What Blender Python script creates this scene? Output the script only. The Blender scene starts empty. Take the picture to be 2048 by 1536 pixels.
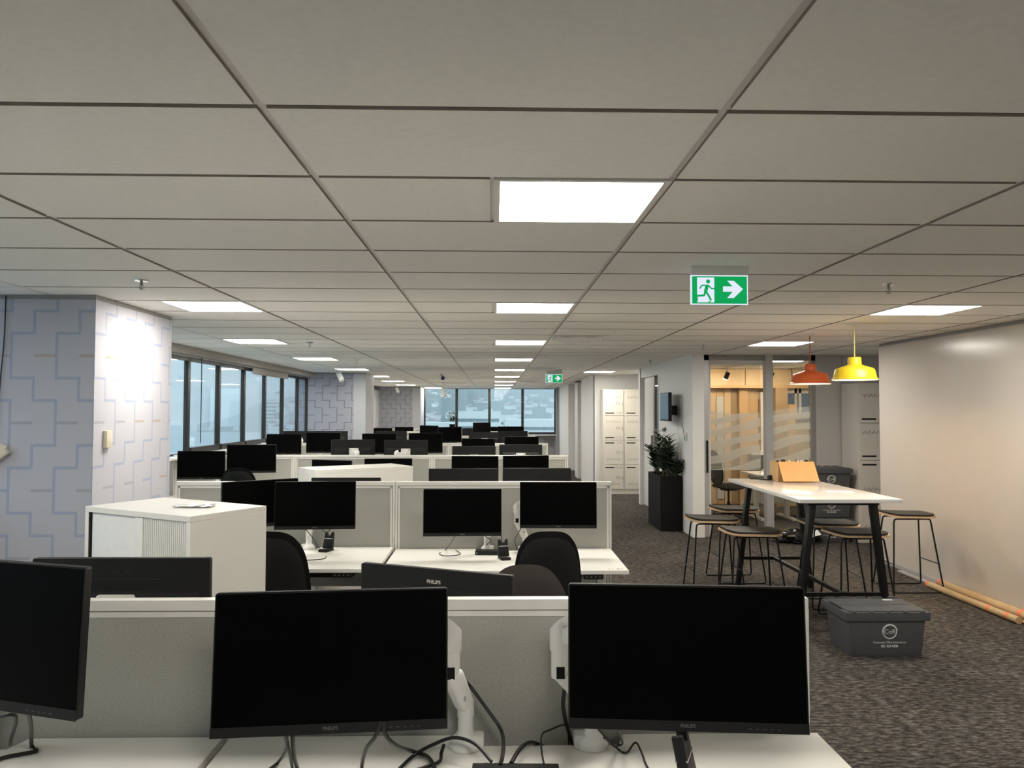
import bpy, bmesh, math, random
from mathutils import Vector, Matrix, Euler
random.seed(11)
R = math.radians
scene = bpy.context.scene
COL = scene.collection

# ------------------------------------------------------------------ camera
CAMZ = 1.725
f_px, pitch, yaw, roll = 1557.787, .0341423, .0229841, .00228283
Fv = Vector((math.sin(yaw) * math.cos(pitch), math.cos(yaw) * math.cos(pitch), math.sin(pitch)))
Rv = Vector((math.cos(yaw), -math.sin(yaw), 0)); Uv = Rv.cross(Fv)
R2 = math.cos(roll) * Rv + math.sin(roll) * Uv; U2 = -math.sin(roll) * Rv + math.cos(roll) * Uv
cd = bpy.data.cameras.new('camera'); cam = bpy.data.objects.new('camera', cd); COL.objects.link(cam)
cam.matrix_world = Matrix(((R2.x, U2.x, -Fv.x, 0), (R2.y, U2.y, -Fv.y, 0), (R2.z, U2.z, -Fv.z, CAMZ), (0, 0, 0, 1)))
cd.sensor_width = 36; cd.lens = f_px * 36 / 2048; cd.clip_start = .05; cd.clip_end = 12000
scene.camera = cam
scene.cycles.diffuse_bounces = 5; scene.cycles.glossy_bounces = 3; scene.cycles.max_bounces = 8

# ------------------------------------------------------------------ world, exposure
wd = bpy.data.worlds.new('overcast_sky'); scene.world = wd; wd.use_nodes = True
bg = wd.node_tree.nodes['Background']; bg.inputs[0].default_value = (.58, .725, .85, 1); bg.inputs[1].default_value = 1.2
vs = scene.view_settings
vs.view_transform = 'Standard'; vs.look = 'None'; vs.exposure = 1.15; vs.gamma = 1; vs.use_curve_mapping = False
PANEL_W = 15.0          # radiance of the ceiling LED panels

# ------------------------------------------------------------------ materials
MATS = {}
def mat(name, col, rough=.5, metal=0, var=.06, scale=40, bump=0, bscale=200, emit=0, spec=.5, coat=0):
    m = bpy.data.materials.new(name); m.use_nodes = True; nt = m.node_tree; p = nt.nodes['Principled BSDF']
    p.inputs['Roughness'].default_value = rough; p.inputs['Metallic'].default_value = metal
    p.inputs['Specular IOR Level'].default_value = spec
    if coat: p.inputs['Coat Weight'].default_value = coat; p.inputs['Coat Roughness'].default_value = .08
    tc = nt.nodes.new('ShaderNodeTexCoord'); n = nt.nodes.new('ShaderNodeTexNoise')
    n.inputs['Scale'].default_value = scale; n.inputs['Detail'].default_value = 3
    nt.links.new(tc.outputs['Object'], n.inputs['Vector'])
    mx = nt.nodes.new('ShaderNodeMix'); mx.data_type = 'RGBA'
    mx.inputs[6].default_value = tuple(max(0, c * (1 - var)) for c in col) + (1,)
    mx.inputs[7].default_value = tuple(min(1, c * (1 + var)) for c in col) + (1,)
    nt.links.new(n.outputs['Fac'], mx.inputs[0]); nt.links.new(mx.outputs[2], p.inputs['Base Color'])
    if emit:
        nt.links.new(mx.outputs[2], p.inputs['Emission Color']); p.inputs['Emission Strength'].default_value = emit
    if bump:
        n2 = nt.nodes.new('ShaderNodeTexNoise'); n2.inputs['Scale'].default_value = bscale; n2.inputs['Detail'].default_value = 4
        nt.links.new(tc.outputs['Object'], n2.inputs['Vector'])
        b = nt.nodes.new('ShaderNodeBump'); b.inputs['Strength'].default_value = bump; b.inputs['Distance'].default_value = .002
        nt.links.new(n2.outputs['Fac'], b.inputs['Height']); nt.links.new(b.outputs[0], p.inputs['Normal'])
    MATS[name] = m
    return m
mat('white_paint', (.74, .73, .71), .55, bump=.05)
mat('wall_white', (.80, .80, .785), .6, bump=.06)
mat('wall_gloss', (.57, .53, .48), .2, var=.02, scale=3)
mat('wall_grey', (.52, .53, .55), .6, bump=.05)
mat('panel_grey', (.50, .48, .455), .45, bump=.03)
mat('ceiling_tile', (.87, .85, .80), .9, bump=.25, bscale=260, spec=.1)
mat('tile_edge', (.36, .325, .28), .9, spec=.1)  # brown cut edge, kept dark to carry the step's shadow line
mat('tee_metal', (.72, .70, .665), .45, spec=.3)
mat('laminate', (.84, .825, .78), .32, var=.015)
mat('laminate_gloss', (.80, .78, .76), .1, var=.01)
mat('powder_white', (.76, .75, .71), .35, var=.02)
mat('plastic_white', (.78, .775, .745), .35, var=.02)
mat('cabinet_white', (.76, .745, .70), .4, var=.02)
mat('locker_cream', (.74, .69, .60), .45, var=.02)
mat('locker_grey', (.60, .56, .51), .45, var=.02)
mat('fabric', (.40, .40, .36), .95, var=.22, scale=160, bump=.6, bscale=500, spec=.1)
mat('black_plastic', (.008, .008, .0085), .55, var=.2, bump=.1, bscale=700, spec=.3)
mat('black_matte', (.005, .005, .005), .7, var=.2, spec=.2)
mat('screen', (.0008, .0008, .0010), .4, var=.05, spec=.06)
mat('bezel', (.008, .008, .0085), .5, var=.2, scale=300, spec=.3)
mat('logo_grey', (.16, .16, .16), .3, metal=.6)
mat('logo_dark', (.004, .004, .004), .3)
mat('logo_glint', (.75, .75, .73), .22, metal=.9)  # bright copy of the rear logo, the lit glint put into the material
mat('black_metal', (.007, .007, .007), .42, var=.1, spec=.3)
mat('black_leather', (.016, .0145, .0138), .42, var=.2, bump=.2, bscale=300, spec=.35)
mat('chair_fabric', (.004, .004, .004), .8, var=.3, scale=200, bump=.3, bscale=600, spec=.15)
mat('chair_pad', (.022, .018, .016), .8, var=.3, scale=200, bump=.3, bscale=600, spec=.2)
mat('plywood', (.60, .42, .25), .5, var=.15, scale=30)
mat('cable', (.008, .008, .008), .45)
mat('cable_white', (.7, .66, .58), .45)
mat('chrome', (.6, .6, .58), .25, metal=1)
mat('steel', (.36, .36, .36), .35, metal=.8)
mat('crate', (.075, .077, .082), .5, var=.15, scale=25, bump=.1)
mat('print_white', (.72, .72, .70), .6)
mat('print_grey', (.30, .29, .27), .6)
mat('print_dark', (.12, .11, .10), .6)
mat('cardboard', (.60, .38, .17), .8, var=.08, scale=18)
mat('kraft', (.52, .37, .20), .7, var=.12, scale=12)
mat('orange_tape', (.85, .22, .10), .5)
mat('paper', (.82, .81, .79), .7)
mat('bag_black', (.008, .008, .008), .22, var=.2)
mat('pendant_red', (.62, .115, .025), .35, var=.04)
mat('pendant_yellow', (.80, .56, .02), .38, var=.03)
mat('pendant_inner', (.85, .80, .70), .6)
mat('cord_red', (.5, .06, .03), .6)
mat('cord_yellow', (.75, .62, .22), .6)
mat('mullion', (.025, .022, .020), .4, var=.1)
mat('alu', (.50, .50, .51), .4, metal=.3)
mat('alu_dark', (.30, .29, .28), .4, metal=.2)
mat('blind', (.36, .34, .31), .8)
mat('oak', (.56, .38, .20), .5, var=.12, scale=9)
mat('oak_pale', (.60, .46, .29), .5, var=.1, scale=9)
mat('oak_dark', (.33, .235, .135), .5, var=.1, scale=9)
mat('door_dark', (.20, .135, .07), .5)
mat('grey_panel', (.13, .125, .12), .6)
mat('blue_glass', (.16, .25, .42), .3)
mat('leaf', (.035, .075, .022), .4, var=.4, scale=20)
mat('leaf_dark', (.012, .028, .010), .4, var=.4, scale=20)
mat('stem', (.05, .06, .02), .6)
mat('soil', (.02, .015, .01), .9)
mat('beige_plastic', (.68, .62, .50), .45)
mat('reader_green', (.03, .36, .30), .3)
mat('tv_screen', (.03, .04, .055), .08, spec=.8)
mat('blue_dome', (.01, .01, .09), .2)
mat('vent_white', (.86, .85, .82), .35)
mat('vent_dark', (.72, .70, .66), .6)
mat('clear_wrap', (.75, .75, .76), .15)
mat('grey_box', (.09, .09, .09), .6)
mat('hill', (.10, .13, .12), .95, var=.5, scale=.02)
mat('hill_far', (.10, .13, .13), .95, var=.3, scale=.004)
mat('sea', (.33, .40, .42), .35, var=.05, scale=.01)
mat('house', (.70, .70, .68), .8)
mat('roof', (.30, .27, .27), .8)
mat('tower', (.62, .62, .58), .8)

def emis(name, col, st):
    m = bpy.data.materials.new(name); m.use_nodes = True; nt = m.node_tree
    nt.nodes.remove(nt.nodes['Principled BSDF']); e = nt.nodes.new('ShaderNodeEmission')
    e.inputs[0].default_value = col + (1,); e.inputs[1].default_value = st
    nt.links.new(e.outputs[0], nt.nodes['Material Output'].inputs[0]); MATS[name] = m
emis('led', (1, .945, .85), PANEL_W)
emis('bulb', (1, .66, .32), 130)
emis('sign_white', (.80, .86, 1), .44)
emis('sign_green', (.006, .33, .085), .5)
emis('spot_lens', (1, .77, .50), 300)

def glass(name, tint, refl=.10):
    m = bpy.data.materials.new(name); m.use_nodes = True; nt = m.node_tree
    nt.nodes.remove(nt.nodes['Principled BSDF'])
    t = nt.nodes.new('ShaderNodeBsdfTransparent'); t.inputs[0].default_value = tint + (1,)
    g = nt.nodes.new('ShaderNodeBsdfGlossy'); g.inputs['Roughness'].default_value = .02
    fr = nt.nodes.new('ShaderNodeFresnel'); ge = nt.nodes.new('ShaderNodeNewGeometry'); io = nt.nodes.new('ShaderNodeMath'); io.operation = 'MULTIPLY_ADD'
    nt.links.new(ge.outputs['Backfacing'], io.inputs[0]); io.inputs[1].default_value = 1 / 1.45 - 1.45; io.inputs[2].default_value = 1.45; nt.links.new(io.outputs[0], fr.inputs[0])
    mx = nt.nodes.new('ShaderNodeMixShader')
    nt.links.new(fr.outputs[0], mx.inputs[0]); nt.links.new(t.outputs[0], mx.inputs[1]); nt.links.new(g.outputs[0], mx.inputs[2])
    nt.links.new(mx.outputs[0], nt.nodes['Material Output'].inputs[0]); MATS[name] = m
    return m
glass('window_glass', (.93, .97, .97)); glass('room_glass', (.90, .90, .87))

def M(nt, op, a, b=None, c=None):
    n = nt.nodes.new('ShaderNodeMath'); n.operation = op
    for i, x in enumerate((a, b, c)):
        if x is None: continue
        if isinstance(x, (int, float)): n.inputs[i].default_value = x
        else: nt.links.new(x, n.inputs[i])
    return n.outputs[0]

def frosted():          # clear glass with a frosted film printed in waves across the middle
    m = glass('frosted_glass', (.90, .90, .87)); nt = m.node_tree
    out = nt.nodes['Material Output']; base = out.inputs[0].links[0].from_socket
    tc = nt.nodes.new('ShaderNodeTexCoord'); sp = nt.nodes.new('ShaderNodeSeparateXYZ'); nt.links.new(tc.outputs['Object'], sp.inputs[0])
    mp = nt.nodes.new('ShaderNodeMapping'); mp.inputs['Scale'].default_value = (.8, 1, 1.5); mp.inputs['Rotation'].default_value = (0, R(24), 0); nt.links.new(tc.outputs['Object'], mp.inputs[0])
    w = nt.nodes.new('ShaderNodeTexWave'); w.bands_direction = 'Z'; w.inputs['Scale'].default_value = 1.1
    w.inputs['Distortion'].default_value = 9; w.inputs['Detail'].default_value = 1.0; w.inputs['Detail Scale'].default_value = .8
    nt.links.new(mp.outputs[0], w.inputs['Vector'])
    wave = M(nt, 'MULTIPLY_ADD', M(nt, 'GREATER_THAN', w.outputs['Fac'], .40), .30, .22)
    top = M(nt, 'MULTIPLY_ADD', M(nt, 'SINE', M(nt, 'MULTIPLY', sp.outputs['X'], 3.2)), .05, 1.74)
    band = M(nt, 'MULTIPLY', M(nt, 'LESS_THAN', sp.outputs['Z'], top), M(nt, 'GREATER_THAN', sp.outputs['Z'], .90))
    fac = M(nt, 'MULTIPLY', wave, band)
    d = nt.nodes.new('ShaderNodeBsdfDiffuse'); d.inputs[0].default_value = (.72, .70, .64, 1)
    tr = nt.nodes.new('ShaderNodeBsdfTranslucent'); tr.inputs[0].default_value = (.8, .78, .7, 1)
    a = nt.nodes.new('ShaderNodeMixShader'); a.inputs[0].default_value = .55
    nt.links.new(d.outputs[0], a.inputs[1]); nt.links.new(tr.outputs[0], a.inputs[2])
    b = nt.nodes.new('ShaderNodeMixShader'); nt.links.new(fac, b.inputs[0]); nt.links.new(base, b.inputs[1]); nt.links.new(a.outputs[0], b.inputs[2])
    nt.links.new(b.outputs[0], out.inputs[0])
frosted()

def carpet():
    m = bpy.data.materials.new('carpet'); m.use_nodes = True; nt = m.node_tree; p = nt.nodes['Principled BSDF']
    p.inputs['Roughness'].default_value = 1; p.inputs['Specular IOR Level'].default_value = .05
    tc = nt.nodes.new('ShaderNodeTexCoord')
    def noise(sc, scale, det):
        mp = nt.nodes.new('ShaderNodeMapping'); mp.inputs['Scale'].default_value = sc; nt.links.new(tc.outputs['Object'], mp.inputs[0])
        n = nt.nodes.new('ShaderNodeTexNoise'); n.inputs['Scale'].default_value = scale; n.inputs['Detail'].default_value = det
        n.inputs['Roughness'].default_value = .7; nt.links.new(mp.outputs[0], n.inputs['Vector']); return n.outputs['Fac']
    a = noise((9, 24, 1), 1.9, 5); b = noise((1, 1, 1), 160, 3); c = noise((1, 1, 1), 1.1, 2)
    s = M(nt, 'ADD', M(nt, 'MULTIPLY', a, .72), M(nt, 'ADD', M(nt, 'MULTIPLY', b, .2), M(nt, 'MULTIPLY', c, .12)))
    cr = nt.nodes.new('ShaderNodeValToRGB'); e = cr.color_ramp.elements
    e[0].position = .40; e[0].color = (.016, .0145, .0135, 1); e[1].position = .66; e[1].color = (.225, .203, .182, 1)
    k = e.new(.52); k.color = (.070, .063, .0565, 1)
    nt.links.new(s, cr.inputs[0]); nt.links.new(cr.outputs[0], p.inputs['Base Color'])
    bp = nt.nodes.new('ShaderNodeBump'); bp.inputs['Strength'].default_value = .6; bp.inputs['Distance'].default_value = .004
    nt.links.new(b, bp.inputs['Height']); nt.links.new(bp.outputs[0], p.inputs['Normal']); MATS['carpet'] = m
carpet()

def wallpaper(name, base, line, dash, axis, s0, z0):
    """printed stair-step line pattern, unit .15 m, on a vertical face running along axis"""
    m = bpy.data.materials.new(name); m.use_nodes = True; nt = m.node_tree; p = nt.nodes['Principled BSDF']
    p.inputs['Roughness'].default_value = .7
    tc = nt.nodes.new('ShaderNodeTexCoord'); sp = nt.nodes.new('ShaderNodeSeparateXYZ'); nt.links.new(tc.outputs['Object'], sp.inputs[0])
    u = .1515; s = M(nt, 'DIVIDE', M(nt, 'SUBTRACT', sp.outputs[axis], s0), u); v = M(nt, 'DIVIDE', M(nt, 'SUBTRACT', z0, sp.outputs['Z']), u)
    w = M(nt, 'FLOORED_MODULO', s, 2); q = M(nt, 'FLOORED_MODULO', v, 6); h = .065
    def near(x, c, per):      # |x-c| wrapped < h
        return M(nt, 'LESS_THAN', M(nt, 'ABSOLUTE', M(nt, 'SUBTRACT', M(nt, 'FLOORED_MODULO', M(nt, 'ADD', M(nt, 'SUBTRACT', x, c), per / 2), per), per / 2)), h)
    def rng(x, a, b): return M(nt, 'MULTIPLY', M(nt, 'GREATER_THAN', x, a - h), M(nt, 'LESS_THAN', x, b + h))
    v0 = M(nt, 'MULTIPLY', near(w, 0, 2), M(nt, 'MAXIMUM', M(nt, 'MAXIMUM', rng(q, 0, 2), rng(q, 3, 5)), M(nt, 'GREATER_THAN', q, 6 - h)))
    v1 = M(nt, 'MULTIPLY', near(w, 1, 2), M(nt, 'MAXIMUM', rng(q, 2, 3), rng(q, 5, 6)))
    lo = M(nt, 'LESS_THAN', w, 1); hi = M(nt, 'GREATER_THAN', w, 1)
    hs = M(nt, 'MAXIMUM', M(nt, 'MULTIPLY', lo, M(nt, 'MAXIMUM', near(q, 2, 6), near(q, 0, 6))), M(nt, 'MULTIPLY', hi, M(nt, 'MAXIMUM', near(q, 3, 6), near(q, 5, 6))))
    ln = M(nt, 'MAXIMUM', M(nt, 'MAXIMUM', v0, v1), hs)
    da = M(nt, 'MAXIMUM', M(nt, 'MULTIPLY', hi, near(q, 1, 6)), M(nt, 'MULTIPLY', lo, near(q, 4, 6)))
    cell = nt.nodes.new('ShaderNodeCombineXYZ'); nt.links.new(M(nt, 'FLOOR', s), cell.inputs[0]); nt.links.new(M(nt, 'FLOOR', M(nt, 'ADD', v, .5)), cell.inputs[1])
    wn = nt.nodes.new('ShaderNodeTexWhiteNoise'); nt.links.new(cell.outputs[0], wn.inputs['Vector'])
    cr = nt.nodes.new('ShaderNodeValToRGB'); cr.color_ramp.interpolation = 'CONSTANT'; e = cr.color_ramp.elements
    e[0].color = line + (1,); e[1].position = .34; e[1].color = dash + (1,); k = e.new(.68); k.color = tuple(.55 * a + .45 * b for a, b in zip(line, dash)) + (1,)
    nt.links.new(wn.outputs['Value'], cr.inputs[0])
    m1 = nt.nodes.new('ShaderNodeMix'); m1.data_type = 'RGBA'; m1.inputs[6].default_value = base + (1,); nt.links.new(cr.outputs[0], m1.inputs[7]); nt.links.new(da, m1.inputs[0])
    m2 = nt.nodes.new('ShaderNodeMix'); m2.data_type = 'RGBA'; nt.links.new(m1.outputs[2], m2.inputs[6]); m2.inputs[7].default_value = line + (1,); nt.links.new(ln, m2.inputs[0])
    nt.links.new(m2.outputs[2], p.inputs['Base Color']); MATS[name] = m
wallpaper('wallpaper_front', (.50, .505, .555), (.365, .405, .53), (.43, .385, .33), 'X', -3.262, 2.241)
wallpaper('wallpaper_side', (.50, .505, .555), (.365, .405, .53), (.43, .385, .33), 'Y', 5.325, 2.243)
wallpaper('wallpaper_felt', (.38, .38, .43), (.22, .23, .28), (.22, .23, .28), 'X', -3.55, 2.231)

# ------------------------------------------------------------------ mesh helpers
class MB:
    def __init__(s): s.v = []; s.f = []
    def add(s, vs, fs):
        o = len(s.v); s.v += [tuple(x) for x in vs]; s.f += [tuple(i + o for i in q) for q in fs]; return s
    def box(s, x0, x1, y0, y1, z0, z1):
        return s.add([(x0, y0, z0), (x1, y0, z0), (x1, y1, z0), (x0, y1, z0), (x0, y0, z1), (x1, y0, z1), (x1, y1, z1), (x0, y1, z1)],
                     [(3, 2, 1, 0), (4, 5, 6, 7), (0, 1, 5, 4), (1, 2, 6, 5), (2, 3, 7, 6), (3, 0, 4, 7)])
    def frust(s, b0, b1, z0, z1):       # (x0,x1,y0,y1) bottom and top
        x0, x1, y0, y1 = b0; a0, a1, c0, c1 = b1
        return s.add([(x0, y0, z0), (x1, y0, z0), (x1, y1, z0), (x0, y1, z0), (a0, c0, z1), (a1, c0, z1), (a1, c1, z1), (a0, c1, z1)],
                     [(3, 2, 1, 0), (4, 5, 6, 7), (0, 1, 5, 4), (1, 2, 6, 5), (2, 3, 7, 6), (3, 0, 4, 7)])
    def beam(s, p0, p1, w, h, up=(0, 0, 1), w1=None, h1=None):
        p0 = Vector(p0); p1 = Vector(p1); d = (p1 - p0).normalized(); u = Vector(up)
        if abs(d.dot(u)) > .98: u = Vector((0, 1, 0))
        a = d.cross(u).normalized(); b = a.cross(d); w1 = w1 or w; h1 = h1 or h; q = []
        for p, ww, hh in ((p0, w, h), (p1, w1, h1)):
            q += [p - a * ww / 2 - b * hh / 2, p + a * ww / 2 - b * hh / 2, p + a * ww / 2 + b * hh / 2, p - a * ww / 2 + b * hh / 2]
        return s.add(q, [(3, 2, 1, 0), (4, 5, 6, 7), (0, 1, 5, 4), (1, 2, 6, 5), (2, 3, 7, 6), (3, 0, 4, 7)])
    def tube(s, pts, r, n=8, r1=None, closed=False):
        pts = [Vector(p) for p in pts]; k = len(pts); rings = []; pa = None
        for i, p in enumerate(pts):
            if closed: d = pts[(i + 1) % k] - pts[i - 1]
            else: d = pts[min(i + 1, k - 1)] - pts[max(i - 1, 0)]
            d.normalize()
            a = pa - d * pa.dot(d) if pa is not None else d.cross(Vector((0, 0, 1)) if abs(d.z) < .9 else Vector((0, 1, 0)))
            if a.length < 1e-6: a = d.orthogonal()
            a.normalize(); pa = a; b = d.cross(a); rr = r if r1 is None else r + (r1 - r) * i / (k - 1)
            rings.append([p + rr * (math.cos(t) * a + math.sin(t) * b) for t in (2 * math.pi * j / n for j in range(n))])
        vs = [x for g in rings for x in g]; fs = []
        for i in range(k if closed else k - 1):
            i2 = (i + 1) % k
            fs += [(i * n + j, i * n + (j + 1) % n, i2 * n + (j + 1) % n, i2 * n + j) for j in range(n)]
        if not closed: fs += [tuple(range(n - 1, -1, -1)), tuple((k - 1) * n + j for j in range(n))]
        return s.add(vs, fs)
    def lathe(s, prof, n=24, o=(0, 0, 0), cap=True):
        vs = []; k = len(prof)
        for r, z in prof:
            vs += [(o[0] + r * math.cos(2 * math.pi * j / n), o[1] + r * math.sin(2 * math.pi * j / n), o[2] + z) for j in range(n)]
        fs = [(i * n + j, i * n + (j + 1) % n, (i + 1) * n + (j + 1) % n, (i + 1) * n + j) for i in range(k - 1) for j in range(n)]
        if cap: fs += [tuple(range(n - 1, -1, -1)), tuple((k - 1) * n + j for j in range(n))]
        return s.add(vs, fs)
    def prism(s, poly, a, b, ax='z'):    # polygon extruded from a to b along ax; poly in the two other axes (x,y)/(x,z)/(y,z)
        def P(u, v, w): return (u, v, w) if ax == 'z' else ((u, w, v) if ax == 'y' else (w, u, v))
        n = len(poly)
        return s.add([P(u, v, a) for u, v in poly] + [P(u, v, b) for u, v in poly],
                     [tuple(range(n - 1, -1, -1)), tuple(range(n, 2 * n))] + [(i, (i + 1) % n, n + (i + 1) % n, n + i) for i in range(n)])
    def xf(s, mtx):
        s.v = [tuple(mtx @ Vector(x)) for x in s.v]; return s
    def build(s, name, m, parent=None, bevel=0, smooth=False, seg=2, loc=None):
        me = bpy.data.meshes.new(name); me.from_pydata(s.v, [], s.f)
        bm = bmesh.new(); bm.from_mesh(me); bmesh.ops.recalc_face_normals(bm, faces=bm.faces)
        if bevel:
            ed = [e for e in bm.edges if len(e.link_faces) == 2 and e.calc_face_angle(0) > .6]
            bmesh.ops.bevel(bm, geom=ed, offset=bevel, segments=seg, profile=.6, affect='EDGES', clamp_overlap=True)
        bm.to_mesh(me); bm.free()
        if smooth or bevel:
            for q in me.polygons: q.use_smooth = True
            me.set_sharp_from_angle(angle=R(38))
        me.materials.append(MATS[m] if isinstance(m, str) else m)
        o = bpy.data.objects.new(name, me); COL.objects.link(o)
        if parent is not None: o.parent = parent
        if loc is not None: o.location = loc
        return o

def tag(o, label, cat=None, group=None, kind=None):
    o['label'] = label
    if cat: o['category'] = cat
    if group: o['group'] = group
    if kind: o['kind'] = kind
    return o
def thing(name, label, cat, loc=(0, 0, 0), rz=0, group=None, rx=0):
    o = bpy.data.objects.new(name, None); o.empty_display_size = .1; COL.objects.link(o)
    o.location = loc; o.rotation_euler = (R(rx), 0, R(rz)); return tag(o, label, cat, group)
def struct(name, label, loc=(0, 0, 0)):
    o = bpy.data.objects.new(name, None); COL.objects.link(o); o.location = loc; o['label'] = label; o['kind'] = 'structure'; return o
def smesh(name, label, mb, m, bevel=0):
    o = mb.build(name, m, bevel=bevel); o['label'] = label; o['kind'] = 'structure'; return o
def dup(root, label, loc, rz=0, rx=0, skip=()):
    r = root.copy(); COL.objects.link(r); r.location = loc; r.rotation_euler = (R(rx), 0, R(rz)); r['label'] = label
    for ch in root.children:
        if ch.name.split('.')[0] in skip: continue
        c = ch.copy(); COL.objects.link(c); c.parent = r
        for g in ch.children:
            d = g.copy(); COL.objects.link(d); d.parent = c
    return r
def part_copy(o, parent, loc, rot=None):
    c = o.copy(); COL.objects.link(c); c.parent = parent; c.location = loc
    if rot is not None: c.rotation_euler = rot
    return c
def smoothpath(pts, n=8):
    pts = [Vector(p) for p in pts]; q = [pts[0] * 2 - pts[1]] + pts + [pts[-1] * 2 - pts[-2]]; out = []
    for i in range(1, len(q) - 2):
        a, b, c, d = q[i - 1:i + 3]
        for k in range(n):
            t = k / n
            out.append(.5 * ((2 * b) + (c - a) * t + (2 * a - 5 * b + 4 * c - d) * t * t + (3 * b - a - 3 * c + d) * t ** 3))
    return out + [pts[-1]]
TEXTS = {}
def text_mesh(body, size, ext=.0006, bold=0, align='CENTER'):
    key = (body, size, ext, bold, align)
    if key not in TEXTS:
        cu = bpy.data.curves.new('lettering', 'FONT'); cu.body = body; cu.size = size; cu.extrude = ext; cu.offset = bold
        cu.align_x = align; cu.align_y = 'CENTER'; cu.resolution_u = 3
        o = bpy.data.objects.new('lettering', cu); COL.objects.link(o)
        dg = bpy.context.evaluated_depsgraph_get(); me = bpy.data.meshes.new_from_object(o.evaluated_get(dg))
        bpy.data.objects.remove(o); TEXTS[key] = me
    return TEXTS[key]
def text(name, body, size, m, parent, loc, rot=(90, 0, 0), ext=.0006, bold=0, align='CENTER'):
    me = text_mesh(body, size, ext, bold, align)
    if not me.materials or me.materials[0] != MATS[m]:
        me = me.copy(); me.materials.clear(); me.materials.append(MATS[m])
    o = bpy.data.objects.new(name, me); COL.objects.link(o); o.parent = parent; o.location = loc
    o.rotation_euler = tuple(R(a) for a in rot); return o
def rrect(w, h, r, n=4):
    out = []
    for cx, cy, a0 in ((w / 2 - r, h / 2 - r, 0), (-w / 2 + r, h / 2 - r, 90), (-w / 2 + r, -h / 2 + r, 180), (w / 2 - r, -h / 2 + r, 270)):
        out += [(cx + r * math.cos(R(a0 + 90 * k / n)), cy + r * math.sin(R(a0 + 90 * k / n))) for k in range(n + 1)]
    return out
ORD = ['first', 'second', 'third', 'fourth', 'fifth', 'sixth', 'seventh', 'eighth', 'ninth', 'tenth']

# ================================================================== the setting
ZC = CAMZ + .77916                 # underside of the ceiling tiles
GX, GY = -.603, 1.989              # ceiling grid origin; 1.2 x .6 m grid
XL, XE, YB, YF, YG = -3.83, 5.5, -4.0, 27.3, 10.75

smesh('floor', 'dark grey-brown flecked carpet across the whole office', MB().box(XL - .2, 7.2, YB, YF + .2, -.1, 0), 'carpet')

# ---- ceiling: tees, tiles, lights
LIGHTS = []
for k in range(-1, 9): LIGHTS.append((0, 1, 1 + 5 * k, 'middle'))
for j, half, i in ((-4, 0, -2), (1, 0, -2), (6, 1, -2), (11, 0, -2), (16, 0, -2), (21, 0, -2), (26, 0, -2), (31, 0, -2), (36, 0, -2), (41, 1, -2)):
    LIGHTS.append((i, half, j, 'left'))
for j in (-4, 1, 6, 11): LIGHTS.append((3, 0, j, 'right'))
LIGHTS.append((4, 0, 16, 'room')); LIGHTS.append((2, 0, 22, 'corridor'))
LSET = {(i, j): h for i, h, j, _ in LIGHTS}
VENTS = {(1, 10): 0, (1, 20): 0, (1, 31): 0}
ceil = struct('ceiling', 'suspended office ceiling of off-white tiles in a metal grid')
def tile_mesh(w, d):
    return MB().box(.013, w - .013, .013, d - .013, 0, .02)
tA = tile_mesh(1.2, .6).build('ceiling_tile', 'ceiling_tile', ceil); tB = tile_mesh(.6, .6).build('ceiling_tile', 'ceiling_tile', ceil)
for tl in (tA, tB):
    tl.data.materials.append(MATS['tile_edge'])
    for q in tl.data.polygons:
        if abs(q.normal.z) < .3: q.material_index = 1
crossT = MB().box(.012, 1.188, -.012, .012, .010, .03).build('cross_tee', 'tee_metal', ceil)
used = {id(tA): 0, id(tB): 0, id(crossT): 0}
def place(o, x, y):
    if not used[id(o)]: used[id(o)] = 1; o.location = (x, y, ZC)
    else: part_copy(o, ceil, (x, y, ZC))
far = MB(); farT = MB(); edge = MB()
def in_room(x, y):
    if y < 8.8: return x < 4.3
    if y < 14.6: return x < XE
    return x < 3.2
for i in range(-3, 5):
    x0 = GX + 1.2 * i
    for j in range(-10, 42):
        y0 = GY + .6 * j
        if not in_room(x0 + .05, y0 + .3): continue
        if (i, j) in VENTS:
            continue
        near_ = -2 <= j <= 17
        if i == -3:
            edge.box(XL + .05, x0 + 1.2 - .013, y0 + .013, y0 + .587, ZC, ZC + .02)
        elif (i, j) in LSET:
            h = LSET[(i, j)]; xx = x0 if h else x0 + .6
            if near_: place(tB, xx, y0)
            else: far.box(xx + .013, xx + .587, y0 + .013, y0 + .587, ZC, ZC + .02)
        elif near_: place(tA, x0, y0)
        else: far.box(x0 + .013, x0 + 1.187, y0 + .013, y0 + .587, ZC, ZC + .02)
        if -2 <= j <= 11 and i > -3: place(crossT, x0, y0)
        else: farT.box(max(x0 + .012, XL + .05), x0 + 1.188, y0 - .012, y0 + .012, ZC + .010, ZC + .03)
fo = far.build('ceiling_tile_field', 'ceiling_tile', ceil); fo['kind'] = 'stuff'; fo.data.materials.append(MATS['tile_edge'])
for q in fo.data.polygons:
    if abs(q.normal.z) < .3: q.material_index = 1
farT.build('cross_tee_field', 'tee_metal', ceil)['kind'] = 'stuff'
edge.build('edge_tile_field', 'ceiling_tile', ceil)['kind'] = 'stuff'
for i in range(-2, 5):
    x = GX + 1.2 * i; y0 = 8.9 if i == 4 else (GY - 6 if i < 4 else 0); y1 = YF if i < 3 else 14.5
    MB().box(x - .012, x + .012, y0, y1, ZC + .009, ZC + .032).build('main_tee', 'tee_metal', ceil)
MB().box(XL - .3, 7.2, YB, YF + .3, ZC + .15, ZC + .25).build('soffit_slab', 'white_paint', ceil)

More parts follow.
